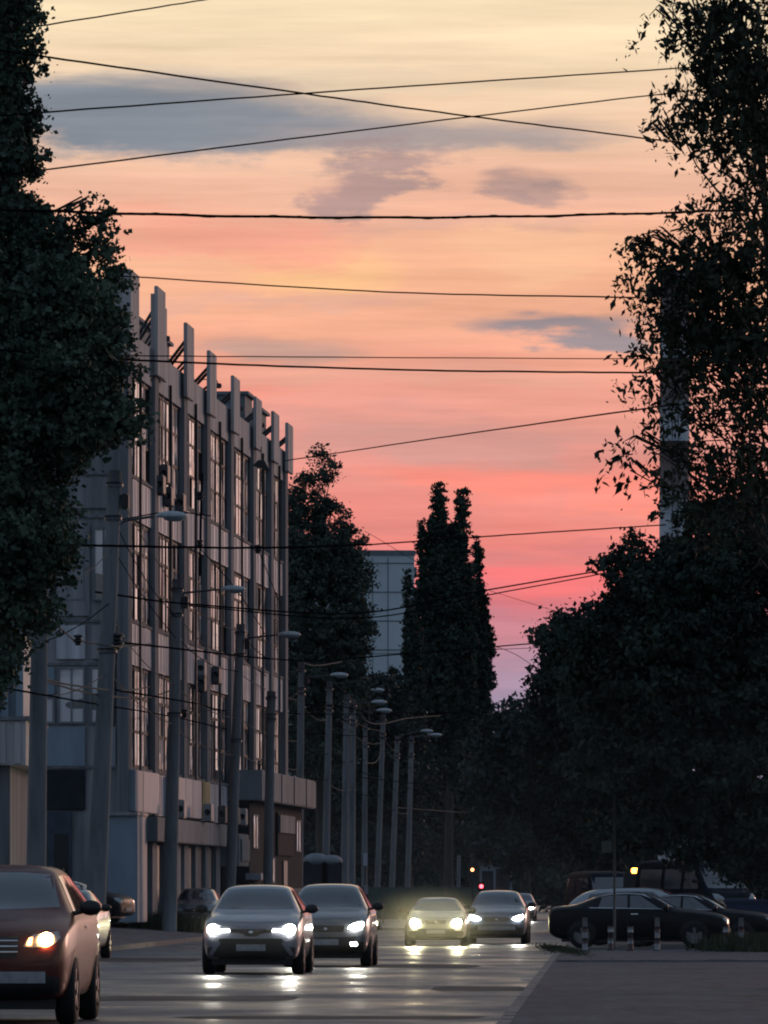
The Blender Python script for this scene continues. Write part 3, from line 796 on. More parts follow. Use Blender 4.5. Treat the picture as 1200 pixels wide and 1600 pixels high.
# tower block
tb = empty('tower_block', at(575,1400,620)-Vector((0,0,1.4)), math.radians(4), 'pale blue-grey panel tower block far behind, half hidden by trees', 'building')
MB().box(-9,4.5,0,12,0,34.4).build('wall', M['far_block'], tb)
mb = MB()
for z in np.arange(2.8,34,2.8): mb.box(-9,4.5,-.05,-.003,z,z+.1)
for x in (-6,-2.8,.4,1.9): mb.box(x,x+.07,-.05,-.003,0,34.2)
mb.build('panel_joint', M['seam'], tb)
mb = MB().box(-9.1,4.62,-.1,12.1,34.41,34.9); mb.build('roof_edge', M['seam'], tb)
mb = MB()
for z in np.arange(1.6,33,2.8):
    for y in (2,5,8): mb.box(4.5,4.9,y,y+2,z,z+1.0)
mb.build('balcony', M['seam'], tb)

# chimney
ch = empty('factory_chimney', at(1054,1400,520)-Vector((0,0,1.4)), 0, 'tall banded red and white factory chimney behind the leaves on the right', 'chimney')
sc_ = 520/F
bands = [(1400,840,'chim_white'),(840,760,'chim_white'),(760,690,'chim_red'),(690,625,'chim_white'),(625,560,'chim_red'),(560,500,'chim_white'),(500,440,'chim_red')]
for (ya, yb, mt) in bands:
    za = CAMZ+(HZ-ya)*sc_ if ya < 1400 else 0; zb = CAMZ+(HZ-yb)*sc_
    ra = 1.34-.16*(za/50); rb = 1.34-.16*(zb/50)
    MB().tube([(0,0,za),(0,0,zb)], [ra,rb], 28).build('shaft_band', M[mt], ch)
zt = CAMZ+(HZ-440)*sc_
MB().tube([(0,0,zt),(0,0,zt+.8)], [1.35,1.35], 28).build('rim', M['dark_concrete'], ch)
mb = MB(); mb.tube([(-.25,-1.5,3),(-.25,-1.3,zt)], .03, 4); mb.tube([(.25,-1.5,3),(.25,-1.3,zt)], .03, 4)
for i in range(60): 
    z = 3+i*.8; y = -1.5+.2*(z-3)/(zt-3); mb.tube([(-.25,y,z),(.25,y,z)], .02, 4)
mb.build('ladder', M['steel'], ch)

# ------------------------------------------------------------------ poles and lamps
POLES = [ # px base, px top, py top, Y, r base, r top
 ('A0',55,64,800,150,.25,.17),('A',147,180,735,165,.27,.17),('B',264,277,905,210,.25,.16),('C',357,376,975,231,.21,.15),('D',417,424,1080,238,.19,.16),('E',466,471,1035,290,.2,.14),
 ('F',507,515,1065,316,.2,.14),('G',537,542,1085,336,.22,.15),('G2',549,552,1092,345,.2,.14),('H',569,571,1130,392,.19,.14),('I',588,599,1115,370,.18,.13),('J',611,621,1150,420,.2,.15),('K',636,643,1150,432,.2,.15),('L',697,700,1210,520,.17,.13),('Q',716,718,1225,540,.17,.13)]
PL = {'A0':'concrete pole at the far left edge, its top lost in the leaves','A':'thickest concrete pole, leaning right, beside the maroon car','B':'tall concrete pole with a grass tuft at its foot','C':'concrete pole leaning right, rising between the two entrance canopies',
 'D':'shorter thick concrete pole in front of the upper canopy','E':'pale concrete pole at the right end of the upper canopy','F':'first slim pole clear of the factory, against the dark trees','G':'left one of a close pair of concrete poles','G2':'right one of a close pair of concrete poles',
 'H':'slim pole just right of the close pair','I':'slim pole leaning right carrying a pale lamp above it','J':'leaning far pole, second from the right of the denser row','K':'last pole of the denser row, under two distant lamp heads','L':'faint far pole left of the signal light','Q':'faintest far pole nearest the signal light'}
PT = {}
for (k, pb, pt, ytp, Yp, rb, rt) in POLES:
    gz = .15
    base = at(pb, 1400, Yp); base.z = gz
    top = at(pt, ytp, Yp)-base
    PT[k] = base+top
    r = empty('utility_pole', base, 0, PL[k], 'pole', 'concrete poles along the left side of the street')
    mb = MB(); n = 10
    mb.tube([top*(i/n)-Vector((0,0,.2 if i == 0 else 0)) for i in range(n+1)], [rb+(rt-rb)*i/n for i in range(n+1)], 12)
    mb.build('shaft', M['pole'], r)
    for q in (.97,.90,.62 if k in 'ABC' else .88): MB().tube([top*q-Vector((0,0,.06)), top*q+Vector((0,0,.06))], [rt+.05+(1-q)*(rb-rt)]*2, 12).build('clamp_band', M['steel'], r)
    if k in ('A','B','C','E','G'):
        MB().bbox(rt+.02, rt+.22, -.15,.15, top.z*.93-.15, top.z*.93+.25, .03).build('junction_box', M['black'], r).location = (top.x*.93,0,0)

def lamp(pole, hx, hy, label, extra=0):
    p = PT[pole]; Yp = p.y
    h = at(hx, hy, Yp)
    r = empty('street_lamp', h, 0, label, 'street lamp', 'unlit street lamps on arms over the left kerb')
    a = p-h; a.z = min(a.z, .3) if pole != 'A0' else a.z
    st_ = Vector((a.x, 0, -.15 if a.z > -.15 else a.z))
    MB().tube([st_-Vector((0,0,.9)), st_+Vector((.05,0,-.1)), st_+Vector((.25,0,.06)), Vector((-.45,0,.02))], [.035,.035,.035,.03], 8).build('arm', M['steel'], r)
    mb = MB(); mb.ellipsoid((0,0,.03), (.42,.2,.13), 16, 8)
    mb.v = [(x,y,z if z > -.01 else -.01) for x,y,z in mb.v]
    mb.build('shell', M['lamp_shell'], r)
    mb = MB(); mb.ellipsoid((.08,0,-.015), (.30,.16,.10), 14, 8)
    mb.build('glass_bowl', M['lamp_glass'], r)
for a in (('A',268,808,'nearest and largest street lamp head, over the factory windows'),('B',364,922,'second street lamp head, in front of the lower window band'),('C',452,993,'third street lamp head, at the far corner of the factory'),
          ('E',530,1056,'street lamp head alone against the bushy tree'),('G',592,1098,'upper one of two close lamp heads in mid-row'),('G2',600,1111,'lower one of two close lamp heads in mid-row'),
          ('J',667,1143,'left one of the two most distant paired lamp heads'),('K',681,1149,'right one of the two most distant paired lamp heads'),('H',590,1079,'small dim lamp head just above the mid-row pair'),('L',757,1118,'last faint lamp head under the poplars')):
    lamp(*a)

# ------------------------------------------------------------------ wires
def wire(name, pts, rad, label, m='wire', cat='wire', group='overhead wires across the street', n=14):
    """pts: (px,py,Y) control points joined by a smooth curve in the world"""
    P = [at(*p) for p in pts]
    out = []
    if len(P) == 2: P = [P[0], (P[0]+P[1])/2-Vector((0,0,.002*(P[1]-P[0]).length)), P[1]]
    Q = [P[0]*2-P[1]]+P+[P[-1]*2-P[-2]]
    for i in range(1, len(Q)-2):
        for j in range(n):
            t = j/n
            a, b, c, d = Q[i-1], Q[i], Q[i+1], Q[i+2]
            out.append(.5*((2*b)+(c-a)*t+(2*a-5*b+4*c-d)*t*t+(3*b-a-3*c+d)*t**3))
    out.append(P[-1])
    o0 = out[0].copy()
    mb = MB(); mb.tube([p-o0+Vector((0,0,random.uniform(-.004,.004))) for p in out], rad, 6)
    o = mb.build(name, M[m]); o.location = o0
    tag(o, label, cat, group); return o
W = [
 ([(-40,56,96),(85,37,110),(335,-3,130)], .011,'highest wire, rising out of frame above the left tree'),
 ([(-30,74,95),(80,90,100),(480,147,115),(730,181,125),(1110,229,140)], .013,'long wire sloping down to the right from the upper left corner'),
 ([(-40,185,96),(50,177,100),(560,140,115),(1130,102,130)], .012,'wire rising to the right through the upper grey cloud'),
 ([(-30,276,96),(70,265,100),(730,183,120),(1160,132,135)], .011,'wire rising right, crossing the long sloping one at mid-sky'),
 ([(185,431,180),(600,456,170),(995,465,150)], .016,'thin wire from the factory roof corner to the right tree'),
 ([(-20,547,98),(240,556,120),(1040,561,150)], .009,'thin wire level above the thicker one at roof height'),
 ([(-20,545,95),(240,564,110),(640,578,120),(1050,583,125)], .015,'thick sagging wire at factory roof height'),
 ([(445,720,262),(700,682,220),(1060,631,150)], .017,'wire rising right from the far factory corner'),
 ([(-20,846,97),(130,852,120),(400,856,140),(580,851,150)], .020,'black thick span wire across the middle windows'),
 ([(580,851,150),(760,838,160),(1040,820,170)], .014,'thin wire continuing right above the tower block'),
 ([(150,925,165),(300,944,200),(560,958,230),(760,922,240),(960,888,250)], .022,'upper one of two close wires over the poplars'),
 ([(290,946,214),(560,966,225),(760,930,240),(960,893,250)], .018,'lower one of two close wires over the poplars'),
 ([(180,1003,165),(470,1032,250),(640,1021,260),(850,1004,270)], .022,'wire passing just below the tower block'),
 ([(376,1010,250),(560,1022,290),(850,1012,330)], .012,'fine wire close under the one below the tower block'),
 ([(-20,918,97),(60,955,130),(115,1000,160)], .016,'pale cable dropping out of the left tree', 'pale_wire'),
 ([(115,1000,160),(150,1006,162),(188,1010,165),(240,1006,190)], .018,'short pale cable between two black insulators', 'pale_wire'),
 ([(60,1058,150),(110,1070,158),(190,1079,170),(235,1073,208)], .018,'upper pale cable looping to the factory front', 'pale_wire'),
 ([(60,1062,150),(150,1085,165),(228,1090,200),(275,1076,214)], .018,'lower pale cable looping to the second pole', 'pale_wire'),
 ([(180,1078,165),(300,1098,214),(375,1112,250),(560,1116,330),(760,1112,400),(860,1106,430)], .02,'long dark line following the row of poles at mid height'),
 ([(-10,1072,120),(150,1100,165),(270,1120,214),(380,1145,250)], .016,'dark cable sagging across the end wall'),
 ([(376,1045,250),(425,1085,290),(470,1040,290)], .02,'pale stay wire between the far factory corner poles', 'pale_wire'),
 ([(425,1100,300),(450,1092,295),(471,1078,290)], .02,'short pale tie right of the factory corner', 'pale_wire'),
 ([(471,1035,290),(495,1040,300),(535,1034,316)], .02,'pale sagging cable above the first slim pole', 'pale_wire'),
 ([(545,1088,336),(580,1130,350),(640,1122,400),(690,1118,450)], .022,'pale dipping cable among the mid-row poles', 'pale_wire'),
 ([(599,1165,370),(588,1190,360),(570,1192,340)], .02,'curled pale cable end beside the leaning pole', 'pale_wire'),
 ([(471,1100,290),(560,1110,336),(640,1150,420)], .02,'dark cable stepping down along the mid-row poles'),
 ([(440,1144,290),(560,1150,340),(700,1160,430),(860,1150,470)], .018,'fine wire across the dark trees below the lamp heads'),
 ([(560,1215,340),(700,1226,420),(900,1215,430)], .02,'lower fine wire across the dark trees'),
 ([(620,1262,400),(760,1270,440),(930,1262,430)], .02,'lowest fine wire crossing the street end', 'pale_wire'),
 ([(760,1005,300),(810,1025,340),(860,1062,380)], .012,'faint wire in the pale gap left of the dark tree'),
 ([(700,1130,440),(800,1110,430),(880,1085,420)], .02,'faint wire rising right through the horizon gap'),
 ([(740,1098,440),(800,1120,430),(870,1112,420)], .02,'faint wire dipping through the horizon gap'),
 ([(570,830,300),(700,900,340),(900,965,400)], .009,'hair-thin wire sloping down right over the poplar tops'),
 ([(188,812,165),(268,800,180),(330,806,200)], .014,'short span wire beside the nearest lamp head'),
 ([(316,740,205),(314,800,205),(312,900,205)], .03,'vertical hanging chain of insulators before the factory windows'),
 ([(312,856,205),(372,925,214),(420,1000,250)], .012,'thin slanting stay below the hanging chain'),
 ([(405,862,214),(430,925,250),(455,985,290)], .012,'thin slanting stay near the far factory corner'),
]
for i, wd in enumerate(W):
    wire('overhead_wire', wd[0], wd[1]*1.35, wd[2], wd[3] if len(wd) > 3 else 'wire')
# the heavy twisted pair
for s_, lab in ((0,'heavy twisted black cable running level across the whole sky'),(1,'slimmer strand wound around the heavy level cable')):
    P = []
    for i in range(221):
        t = i/220; px = -40+1270*t
        py = 326+14*math.sin(math.pi*t)+ (1.5 if s_ else 0)*math.cos(t*150+2*math.sin(t*31))+(.5 if not s_ else .9)*math.sin(t*47)
        P.append(at(px, py, 96+24*t))
    o0 = P[0].copy(); mb = MB(); mb.tube([p-o0 for p in P], .024 if not s_ else .013, 6)
    o = mb.build('twisted_cable', M['wire']); o.location = o0
    tag(o, lab, 'cable', 'overhead wires across the street')
NICE = {'A0':'far-left pole','A':'thick leaning pole','B':'tuft pole','C':'pole between the canopies','D':'short thick pole','E':'pole at the upper canopy end','F':'first slim pole','G2':'close pair of poles','I':'slim leaning pole','J':'second last dense-row pole','K':'last dense-row pole'}
seq = ['A0','A','B','C','E','F','G2','I','J','K']
POS = {k: (pb, pt, ytp, Yp) for (k, pb, pt, ytp, Yp, rb, rt) in POLES}
HN = ['top','second','third','middle','low']
for i in range(len(seq)-1):
    for j, fr_ in enumerate((.03,.10,.16,.30,.42)):
        if seq[i] == 'A0' and j < 2: continue
        a_, b_ = POS[seq[i]], POS[seq[i+1]]
        def pt_(q, f_):
            yb = HZ+1.25*F/q[3]
            return (q[1]+(q[0]-q[1])*f_, q[2]+(yb-q[2])*f_, q[3])
        p_, q_ = pt_(a_, fr_), pt_(b_, fr_+random.uniform(-.02,.02))
        sg = random.uniform(6,22)*160/p_[2]
        ps = [p_, (p_[0]*.7+q_[0]*.3, p_[1]*.7+q_[1]*.3+sg*.8, p_[2]*.7+q_[2]*.3), (p_[0]*.35+q_[0]*.65, p_[1]*.35+q_[1]*.65+sg*.85, p_[2]*.35+q_[2]*.65), q_]
        wire('pole_cable', ps, .014*(p_[2]/165)**.5, '%s cable from the %s to the %s' % (HN[j], NICE[seq[i]], NICE[seq[i+1]]), random.choice(('wire','wire','pale_wire')), 'cable', 'cables strung from pole to pole', 6)
# insulators and fittings
def fitting(px, py, Yp, r, label):
    root = empty('insulator', at(px,py,Yp), 0, label, 'insulator', 'insulators and fittings on the wires')
    mb = MB()
    for k in range(4): mb.ellipsoid((0,0,-r*.75+k*r*.5), (r*(1 if k % 2 else .7),r*.8,r*.32), 12, 6)
    mb.build('body', M['black'], root)
for f in ((122,1000,160,.13,'left black insulator on the pale cable'),(182,1002,165,.2,'right black insulator clump on the thick pole'),(312,775,205,.14,'black fitting at the top of the hanging chain'),
          (312,850,205,.13,'black fitting where the chain meets the span wire'),(403,858,214,.14,'black fitting on the span wire near the far corner'),(288,1115,214,.14,'dark fitting on the second pole at mid height')):
    fitting(*f)
# suspended sign lamp seen before the last windows
r = empty('hanging_lamp', at(408,727,240), 0, 'black hanging lamp in front of the top windows near the far fins', 'lamp')
mb = MB(); mb.add([(-.32,-.12,-.02),(.32,-.12,-.2),(.32,.12,-.2),(-.32,.12,-.02),(-.1,-.08,.2),(.14,-.08,.16),(.14,.08,.16),(-.1,.08,.2)], [(0,3,2,1),(4,5,6,7),(0,1,5,4),(1,2,6,5),(2,3,7,6),(3,0,4,7)])
mb.build('shade', M['black'], r); MB().tube([(0,0,.18),(0,0,.7)], .02, 6).build('hanger', M['steel'], r)

# ------------------------------------------------------------------ cars
def car_stations(kind):
    # f, zbottom, zshoulder, ztop, w, wt   (z in H, w in W/2)
    if kind == 'suv':
        return [(0,.26,.40,.50,.74,.55),(.012,.20,.47,.56,.86,.66),(.045,.155,.54,.605,.95,.72),(.12,.15,.60,.655,.985,.75),(.22,.15,.63,.69,1,.78),(.275,.15,.645,.715,1,.80),
                (.345,.15,.655,.85,1,.73),(.42,.15,.66,.965,1,.66),(.50,.15,.66,.995,1,.655),(.68,.15,.665,1.0,1,.655),(.86,.15,.68,.975,1,.64),(.925,.155,.69,.90,.985,.66),(.965,.17,.69,.76,.96,.72),(.99,.22,.64,.70,.90,.70),(1,.30,.52,.60,.80,.60)]
    if kind == 'sedan':
        return [(0,.28,.38,.48,.72,.55),(.012,.19,.46,.54,.84,.66),(.045,.15,.54,.60,.94,.72),(.12,.145,.60,.65,.98,.74),(.24,.145,.635,.69,1,.77),(.30,.145,.65,.71,1,.78),
                (.375,.145,.66,.87,1,.70),(.45,.145,.665,.975,1,.63),(.52,.145,.67,1.0,1,.62),(.66,.145,.675,.985,1,.62),(.77,.145,.69,.87,1,.66),(.845,.145,.70,.755,.985,.74),(.93,.155,.70,.745,.96,.74),(.985,.22,.66,.72,.9,.7),(1,.32,.52,.62,.8,.6)]
    if kind == 'wagon':
        s = car_stations('sedan')
        return s[:9]+[(.70,.145,.675,1.0,1,.62),(.85,.145,.69,.97,1,.62),(.93,.155,.70,.87,.97,.66),(.97,.17,.70,.77,.95,.70),(.99,.22,.66,.72,.9,.7),(1,.32,.52,.62,.8,.6)]
    if kind == 'van':
        return [(0,.25,.36,.46,.80,.62),(.015,.18,.46,.52,.92,.76),(.06,.14,.52,.58,.98,.80),(.13,.14,.56,.64,1,.84),(.17,.14,.57,.72,1,.86),(.24,.14,.58,.94,1,.84),(.30,.14,.58,.99,1,.84),(.6,.14,.58,1,1,.85),(.9,.14,.58,1,1,.85),(.98,.15,.58,.98,.99,.84),(1,.2,.56,.94,.97,.82)]

def project(name, poly, bvh, axis, sign, off, m, parent, cuts=5, mirror=False, org=None):
    """poly in 2D; axis 'y': (x,z) seen from the front (sign -1) or rear (+1); axis 'x': (y,z) seen from the side"""
    out = []
    for mx in ((1,-1) if mirror else (1,)):
        bm = bmesh.new()
        vs = []
        for a, b in poly:
            vs.append(bm.verts.new((a*mx, 0, b) if axis == 'y' else (0, a, b)))
        bm.faces.new(vs)
        bmesh.ops.triangulate(bm, faces=bm.faces[:])
        for _ in range(cuts if cuts < 3 else 3):
            bmesh.ops.subdivide_edges(bm, edges=bm.edges[:], cuts=1, use_grid_fill=True)
        ok = True; miss = []
        for v in bm.verts:
            if axis == 'y':
                o = Vector((v.co.x, sign*10, v.co.z)); d = Vector((0,-sign,0))
            else:
                o = Vector((sign*10, v.co.y, v.co.z)); d = Vector((-sign,0,0))
            h = bvh.ray_cast(o, d)
            if h[0] is None:
                miss.append(v); continue
            v.co = h[0]-d*off
        if miss:
            hit = [v.co.copy() for v in bm.verts if v not in miss]
            if not hit: bm.free(); continue
            for v in miss:
                key = (lambda p: (p.x-v.co.x)**2+(p.z-v.co.z)**2) if axis == 'y' else (lambda p: (p.y-v.co.y)**2+(p.z-v.co.z)**2)
                q = min(hit, key=key)
                if axis == 'y': v.co.y = q.y
                else: v.co.x = q.x
        mbx = MB(); bm.verts.index_update()
        mbx.add([v.co for v in bm.verts], [[v.index for v in f.verts] for f in bm.faces], True)
        bm.free()
        ob = mbx.build(name, m, parent); out.append(ob)
    return out

def wheel_mesh(R_, wd, parent, x, y, side):
    t = MB(); n = 28
    prof = [(R_*.62,-wd/2),(R_*.9,-wd/2),(R_*.985,-wd*.38),(R_,-wd*.2),(R_,wd*.2),(R_*.985,wd*.38),(R_*.9,wd/2),(R_*.62,wd/2)]
    vs = []; fs = []
    for k in range(n):
        a = 2*math.pi*k/n
        for (r, o) in prof: vs.append((o, r*math.cos(a), r*math.sin(a)))
    p = len(prof)
    for k in range(n):
        for j in range(p-1):
            fs.append((k*p+j, k*p+j+1, ((k+1) % n)*p+j+1, ((k+1) % n)*p+j))
    t.add(vs, fs, True)
    wo = t.build('wheel', M['rubber'], parent); wo.location = (x, y, R_)
    rm = MB(); s = side
    rm.tube([(s*(wd/2-.06),0,0),(s*(wd/2-.05),0,0)], R_*.63, 24, False)
    for k in range(5):
        a = 2*math.pi*k/5
        mt = Matrix.Rotation(a, 4, 'X')
        rm.box(min(s*(wd/2-.05), s*(wd/2-.005)), max(s*(wd/2-.05), s*(wd/2-.005)), -.035, .035, 0, R_*.6, mt)
    rm.tube([(s*(wd/2-.05),0,0),(s*(wd/2+.005),0,0)], .06, 12, False)
    rm.build('rim', M['rim'], wo)
    return wo

def make_car(name, label, cat, group, kind, L_, W_, H_, loc, rz, paintm, front='plain', lit=None, drl=False, lower='black', fog=None, plate=True, plate_w=.52, rails=False, wr=.33, nohl=False):
    root = empty(name, loc, rz, label, cat, group)
    st = car_stations(kind); hw = W_/2
    bm = bmesh.new(); rings = []
    for (f, zb, zs, zt, w_, wt_) in st:
        y = -L_/2+f*L_
        a, b = w_*hw, wt_*hw
        zb, zs, zt = zb*H_, zs*H_, zt*H_
        half = [(0,zb),(a*.78,zb),(a*.95,zb+.035),(a*.99,zb+(zs-zb)*.4),(a*1.0,zb+(zs-zb)*.72),(a*.975,zs-.02),(a*.945,zs+.01),(b+(a*.945-b)*.12,zt-(zt-zs)*.14-.005),(b*.9,zt-.01),(b*.55,zt+.012),(0,zt+.02)]
        pts = half+[(-x,z) for x,z in reversed(half[1:-1])]
        rings.append([bm.verts.new((x,y,z)) for x,z in pts])
    n = len(rings[0])
    for i in range(len(rings)-1):
        for k in range(n):
            bm.faces.new((rings[i][k], rings[i][(k+1) % n], rings[i+1][(k+1) % n], rings[i+1][k]))
    bm.faces.new(rings[0][::-1]); bm.faces.new(rings[-1])
    bmesh.ops.recalc_face_normals(bm, faces=bm.faces)
    me = bpy.data.meshes.new('body'); bm.to_mesh(me); bm.free()
    ob = bpy.data.objects.new('body', me); COL.objects.link(ob)
    md = ob.modifiers.new('s', 'SUBSURF'); md.levels = 2; md.render_levels = 2
    dg = bpy.context.evaluated_depsgraph_get(); dg.update()
    ev_ = ob.evaluated_get(dg)
    me2 = bpy.data.meshes.new_from_object(ev_)
    ob.modifiers.clear(); ob.data = me2
    me2.polygons.foreach_set('use_smooth', [True]*len(me2.polygons))
    me2.materials.clear(); me2.materials.append(paintm)
    ob.parent = root
    bvh = BVHTree.FromPolygons([v.co.copy() for v in me2.vertices], [tuple(p.vertices) for p in me2.polygons])
    P = lambda *a, **k: project(*a, **k)
    X_ = lambda a: a*hw
    Z_ = lambda b: b*H_
    FY = lambda f: -L_/2+f*L_
    def fp(nm, pts, m, off=.006, mirror=False, sign=-1):
        return P(nm, [(X_(a), Z_(b)) for a,b in pts], bvh, 'y', sign, off, m, root, mirror=mirror)
    def sp(nm, pts, m, off=.006):
        r_ = []
        for s in (1,-1): r_ += P(nm, [(FY(a), Z_(b)) for a,b in pts], bvh, 'x', s, off, m, root)
        return r_
    # glass
    if kind == 'van':
        fp('windscreen', [(-.80,.63),(.80,.63),(.76,.90),(-.76,.90)], M['auto_glass'])
        sp('side_window', [(.20,.62),(.38,.62),(.38,.88),(.27,.88)], M['auto_glass'])
        sp('side_window', [(.42,.62),(.62,.62),(.62,.88),(.42,.88)], M['auto_glass'])
        sp('side_window', [(.66,.62),(.92,.62),(.92,.88),(.66,.88)], M['auto_glass'])
    else:
        fp('windscreen', [(-.77,.735),(-.4,.725),(0,.72),(.4,.725),(.77,.735),(.625,.94),(.3,.955),(-.3,.955),(-.625,.94)], M['auto_glass'])
        fp('wiper', [(-.5,.74),(-.5,.75),(.1,.735),(.1,.728)], M['black'], .012)
        if kind == 'suv':
            sp('side_window', [(.355,.70),(.55,.70),(.55,.94),(.46,.93)], M['auto_glass']); sp('side_window', [(.57,.70),(.74,.71),(.74,.93),(.57,.94)], M['auto_glass']); sp('side_window', [(.755,.72),(.87,.75),(.85,.91),(.755,.925)], M['auto_glass'])
        elif kind == 'sedan':
            sp('side_window', [(.385,.71),(.545,.71),(.545,.935),(.49,.93)], M['auto_glass']); sp('side_window', [(.56,.71),(.72,.72),(.70,.90),(.66,.93),(.56,.94)], M['auto_glass'])
            sp('window_trim', [(.37,.695),(.76,.71),(.78,.725),(.37,.703)], M['chrome'], .012)
            sp('window_trim', [(.42,.87),(.48,.945),(.56,.965),(.66,.95),(.72,.90),(.66,.962),(.56,.977),(.47,.957)], M['chrome'], .012)
        else:
            sp('side_window', [(.385,.71),(.545,.71),(.545,.935),(.49,.93)], M['auto_glass']); sp('side_window', [(.56,.71),(.72,.72),(.72,.93),(.56,.94)], M['auto_glass']); sp('side_window', [(.735,.72),(.88,.76),(.86,.89),(.735,.925)], M['auto_glass'])
        sp('door_seam', [(.556,.2),(.559,.2),(.559,.69),(.556,.69)], M['black'], .004)
        sp('handle', [(.50,.60),(.54,.60),(.54,.617),(.50,.617)], M['chrome'], .02)
        fp('rear_window', [(-.6,.74),(.6,.74),(.5,.90),(-.5,.90)], M['auto_glass'], sign=1)
    # lower dark trim
    fp('lower_bumper', [(-.86,.17),(.86,.17),(.88,.30),(.55,.33),(.45,.26),(-.45,.26),(-.55,.33),(-.88,.30)], M['black'], .012)
    sp('sill_trim', [(.12,.155),(.88,.155),(.88,.20),(.12,.20)], M['black'])
    # front
    ztw = .5*.97
    if front == 'crossover':
        fp('grille', [(-.42,.505),(.42,.505),(.40,.47),(.16,.452),(.10,.425),(-.10,.425),(-.16,.452),(-.40,.47)], M['black'], .010)
        fp('emblem', [(-.06,.475),(0,.493),(.06,.475),(0,.455)], M['chrome'], .02)
        fp('lower_grille', [(-.62,.40),(.62,.40),(.66,.36),(.50,.24),(-.50,.24),(-.66,.36)], M['black'], .014)
        fp('bumper_blade', [(.60,.36),(.70,.37),(.85,.22),(.78,.20)], paintm, .02, True)
        hl = [(.42,.475),(.60,.47),(.70,.445),(.84,.46),(.86,.55),(.74,.58),(.66,.52),(.44,.51)]
    elif front == 'suv_big':
        fp('grille', [(-.42,.56),(.42,.56),(.38,.42),(-.38,.42)], M['black'], .010)
        for zz in (.455,.49,.525): fp('grille_bar', [(-.40,zz),(.40,zz),(.40,zz+.008),(-.40,zz+.008)], M['chrome'], .02)
        fp('lower_grille', [(-.7,.34),(.7,.34),(.6,.24),(-.6,.24)], M['black'], .014)
        hl = [(.46,.49),(.56,.485),(.80,.50),(.88,.545),(.84,.585),(.70,.575),(.56,.565),(.50,.53)]
    elif front == 'sedan':
        fp('grille', [(-.34,.53),(.34,.53),(.30,.45),(-.30,.45)], M['black'], .010)
        fp('emblem', [(-.05,.49),(0,.51),(.05,.49),(0,.47)], M['chrome'], .02)
        fp('lower_grille', [(-.6,.36),(.6,.36),(.55,.26),(-.55,.26)], M['black'], .014)
        hl = [(.44,.45),(.74,.44),(.84,.49),(.80,.54),(.60,.54),(.45,.52)]
    else:
        fp('grille', [(-.45,.50),(.45,.50),(.40,.42),(-.40,.42)], M['black'], .010)
        fp('emblem', [(-.05,.46),(0,.48),(.05,.46),(0,.44)], M['chrome'], .02)
        fp('lower_grille', [(-.7,.36),(.7,.36),(.65,.24),(-.65,.24)], M['black'], .014)
        hl = [(.50,.45),(.78,.44),(.87,.50),(.84,.56),(.68,.55),(.52,.50)]
    lens = fp('headlight', hl, M['lens_off'], .010, True)
    if lit:
        cxs = {'crossover':(.77,.505),'suv_big':(.72,.535),'sedan':(.68,.49),'plain':(.72,.50)}[front]
        rx = {'crossover':.105,'suv_big':.085,'sedan':.13,'plain':.13}[front]
        if front == 'plain': 
            poly = [(.52,.47),(.66,.45),(.80,.46),(.87,.51),(.84,.545),(.72,.525),(.60,.50)]
        else:
            poly = [(cxs[0]+rx*math.cos(t*math.pi/6), cxs[1]+rx*.52*math.sin(t*math.pi/6)) for t in range(12)]
        lm = fp('lamp', poly, M[lit], .03, True)
        for q_, l_ in zip(lm, lens): 
            q_.parent = l_
    if front == 'suv_big':
        fp('indicator', [(.50,.50),(.56,.50),(.57,.55),(.53,.545)], M['lit_ind'], .03, True)
    fp('bonnet_seam', [(-.80,.60),(-.4,.585),(0,.58),(.4,.585),(.80,.60),(.4,.580),(0,.575),(-.4,.580)], M['black'], .004)
    if drl:
        dl = fp('running_light', [(.42,.478),(.60,.474),(.68,.452),(.68,.485),(.60,.503),(.44,.506)] if front == 'crossover' else [(.47,.50),(.53,.50),(.55,.56),(.51,.55)], M['lit_drl'], .03, True)
    if fog: fp('fog_lamp', [(.58,.255),(.70,.255),(.73,.275),(.70,.30),(.58,.30),(.56,.275)], M[fog], .03, True)
    if plate:
        pw = plate_w/2/hw; zc = .30
        pl_ = fp('number_plate', [(-pw,zc-.036),(pw,zc-.036),(pw,zc+.036),(-pw,zc+.036)], M['plate'], .035)
    fp('tail_light', [(.60,.55),(.86,.55),(.88,.64),(.62,.64)], M['tail_lens'], .01, True, sign=1)
    # wheels
    fy, ry = -L_/2+L_*.19, L_/2-L_*.19
    for s in (1,-1):
        for y in (fy, ry):
            cpts = [(y+wr*1.16*math.cos(a), max(.155*H_, wr+wr*1.16*math.sin(a))) for a in [2*math.pi*k/20 for k in range(20)]]
            P('wheel_arch', cpts, bvh, 'x', s, .004, M['black'], root)
            wheel_mesh(wr, .22, root, s*(hw-.10), y, s)
    MB().box(-hw*.8, hw*.8, -L_/2+.35, L_/2-.35, .17, .17*H_+.05).build('underbody', M['black'], root)
    # mirrors
    for s in (1,-1):
        zz = .73*H_; yy = FY(.345 if kind != 'van' else .2)
        mb = MB(); mb.ellipsoid((s*(hw+.10), yy, zz), (.125,.07,.085), 12, 8)
        mb.tube([(s*(hw*.88), yy, zz-.07),(s*(hw+.04), yy, zz-.03)], .03, 6)
        mb.build('mirror', M['black'] if kind != 'wagon' else paintm, root)
    if rails:
        for s in (1,-1):
            MB().tube([(s*hw*.62,FY(.48),H_*.985),(s*hw*.62,FY(.52),H_+.035),(s*hw*.61,FY(.82),H_+.02),(s*hw*.60,FY(.86),H_*.965)], .018, 6).build('roof_rail', M['chrome'], root)
    return root

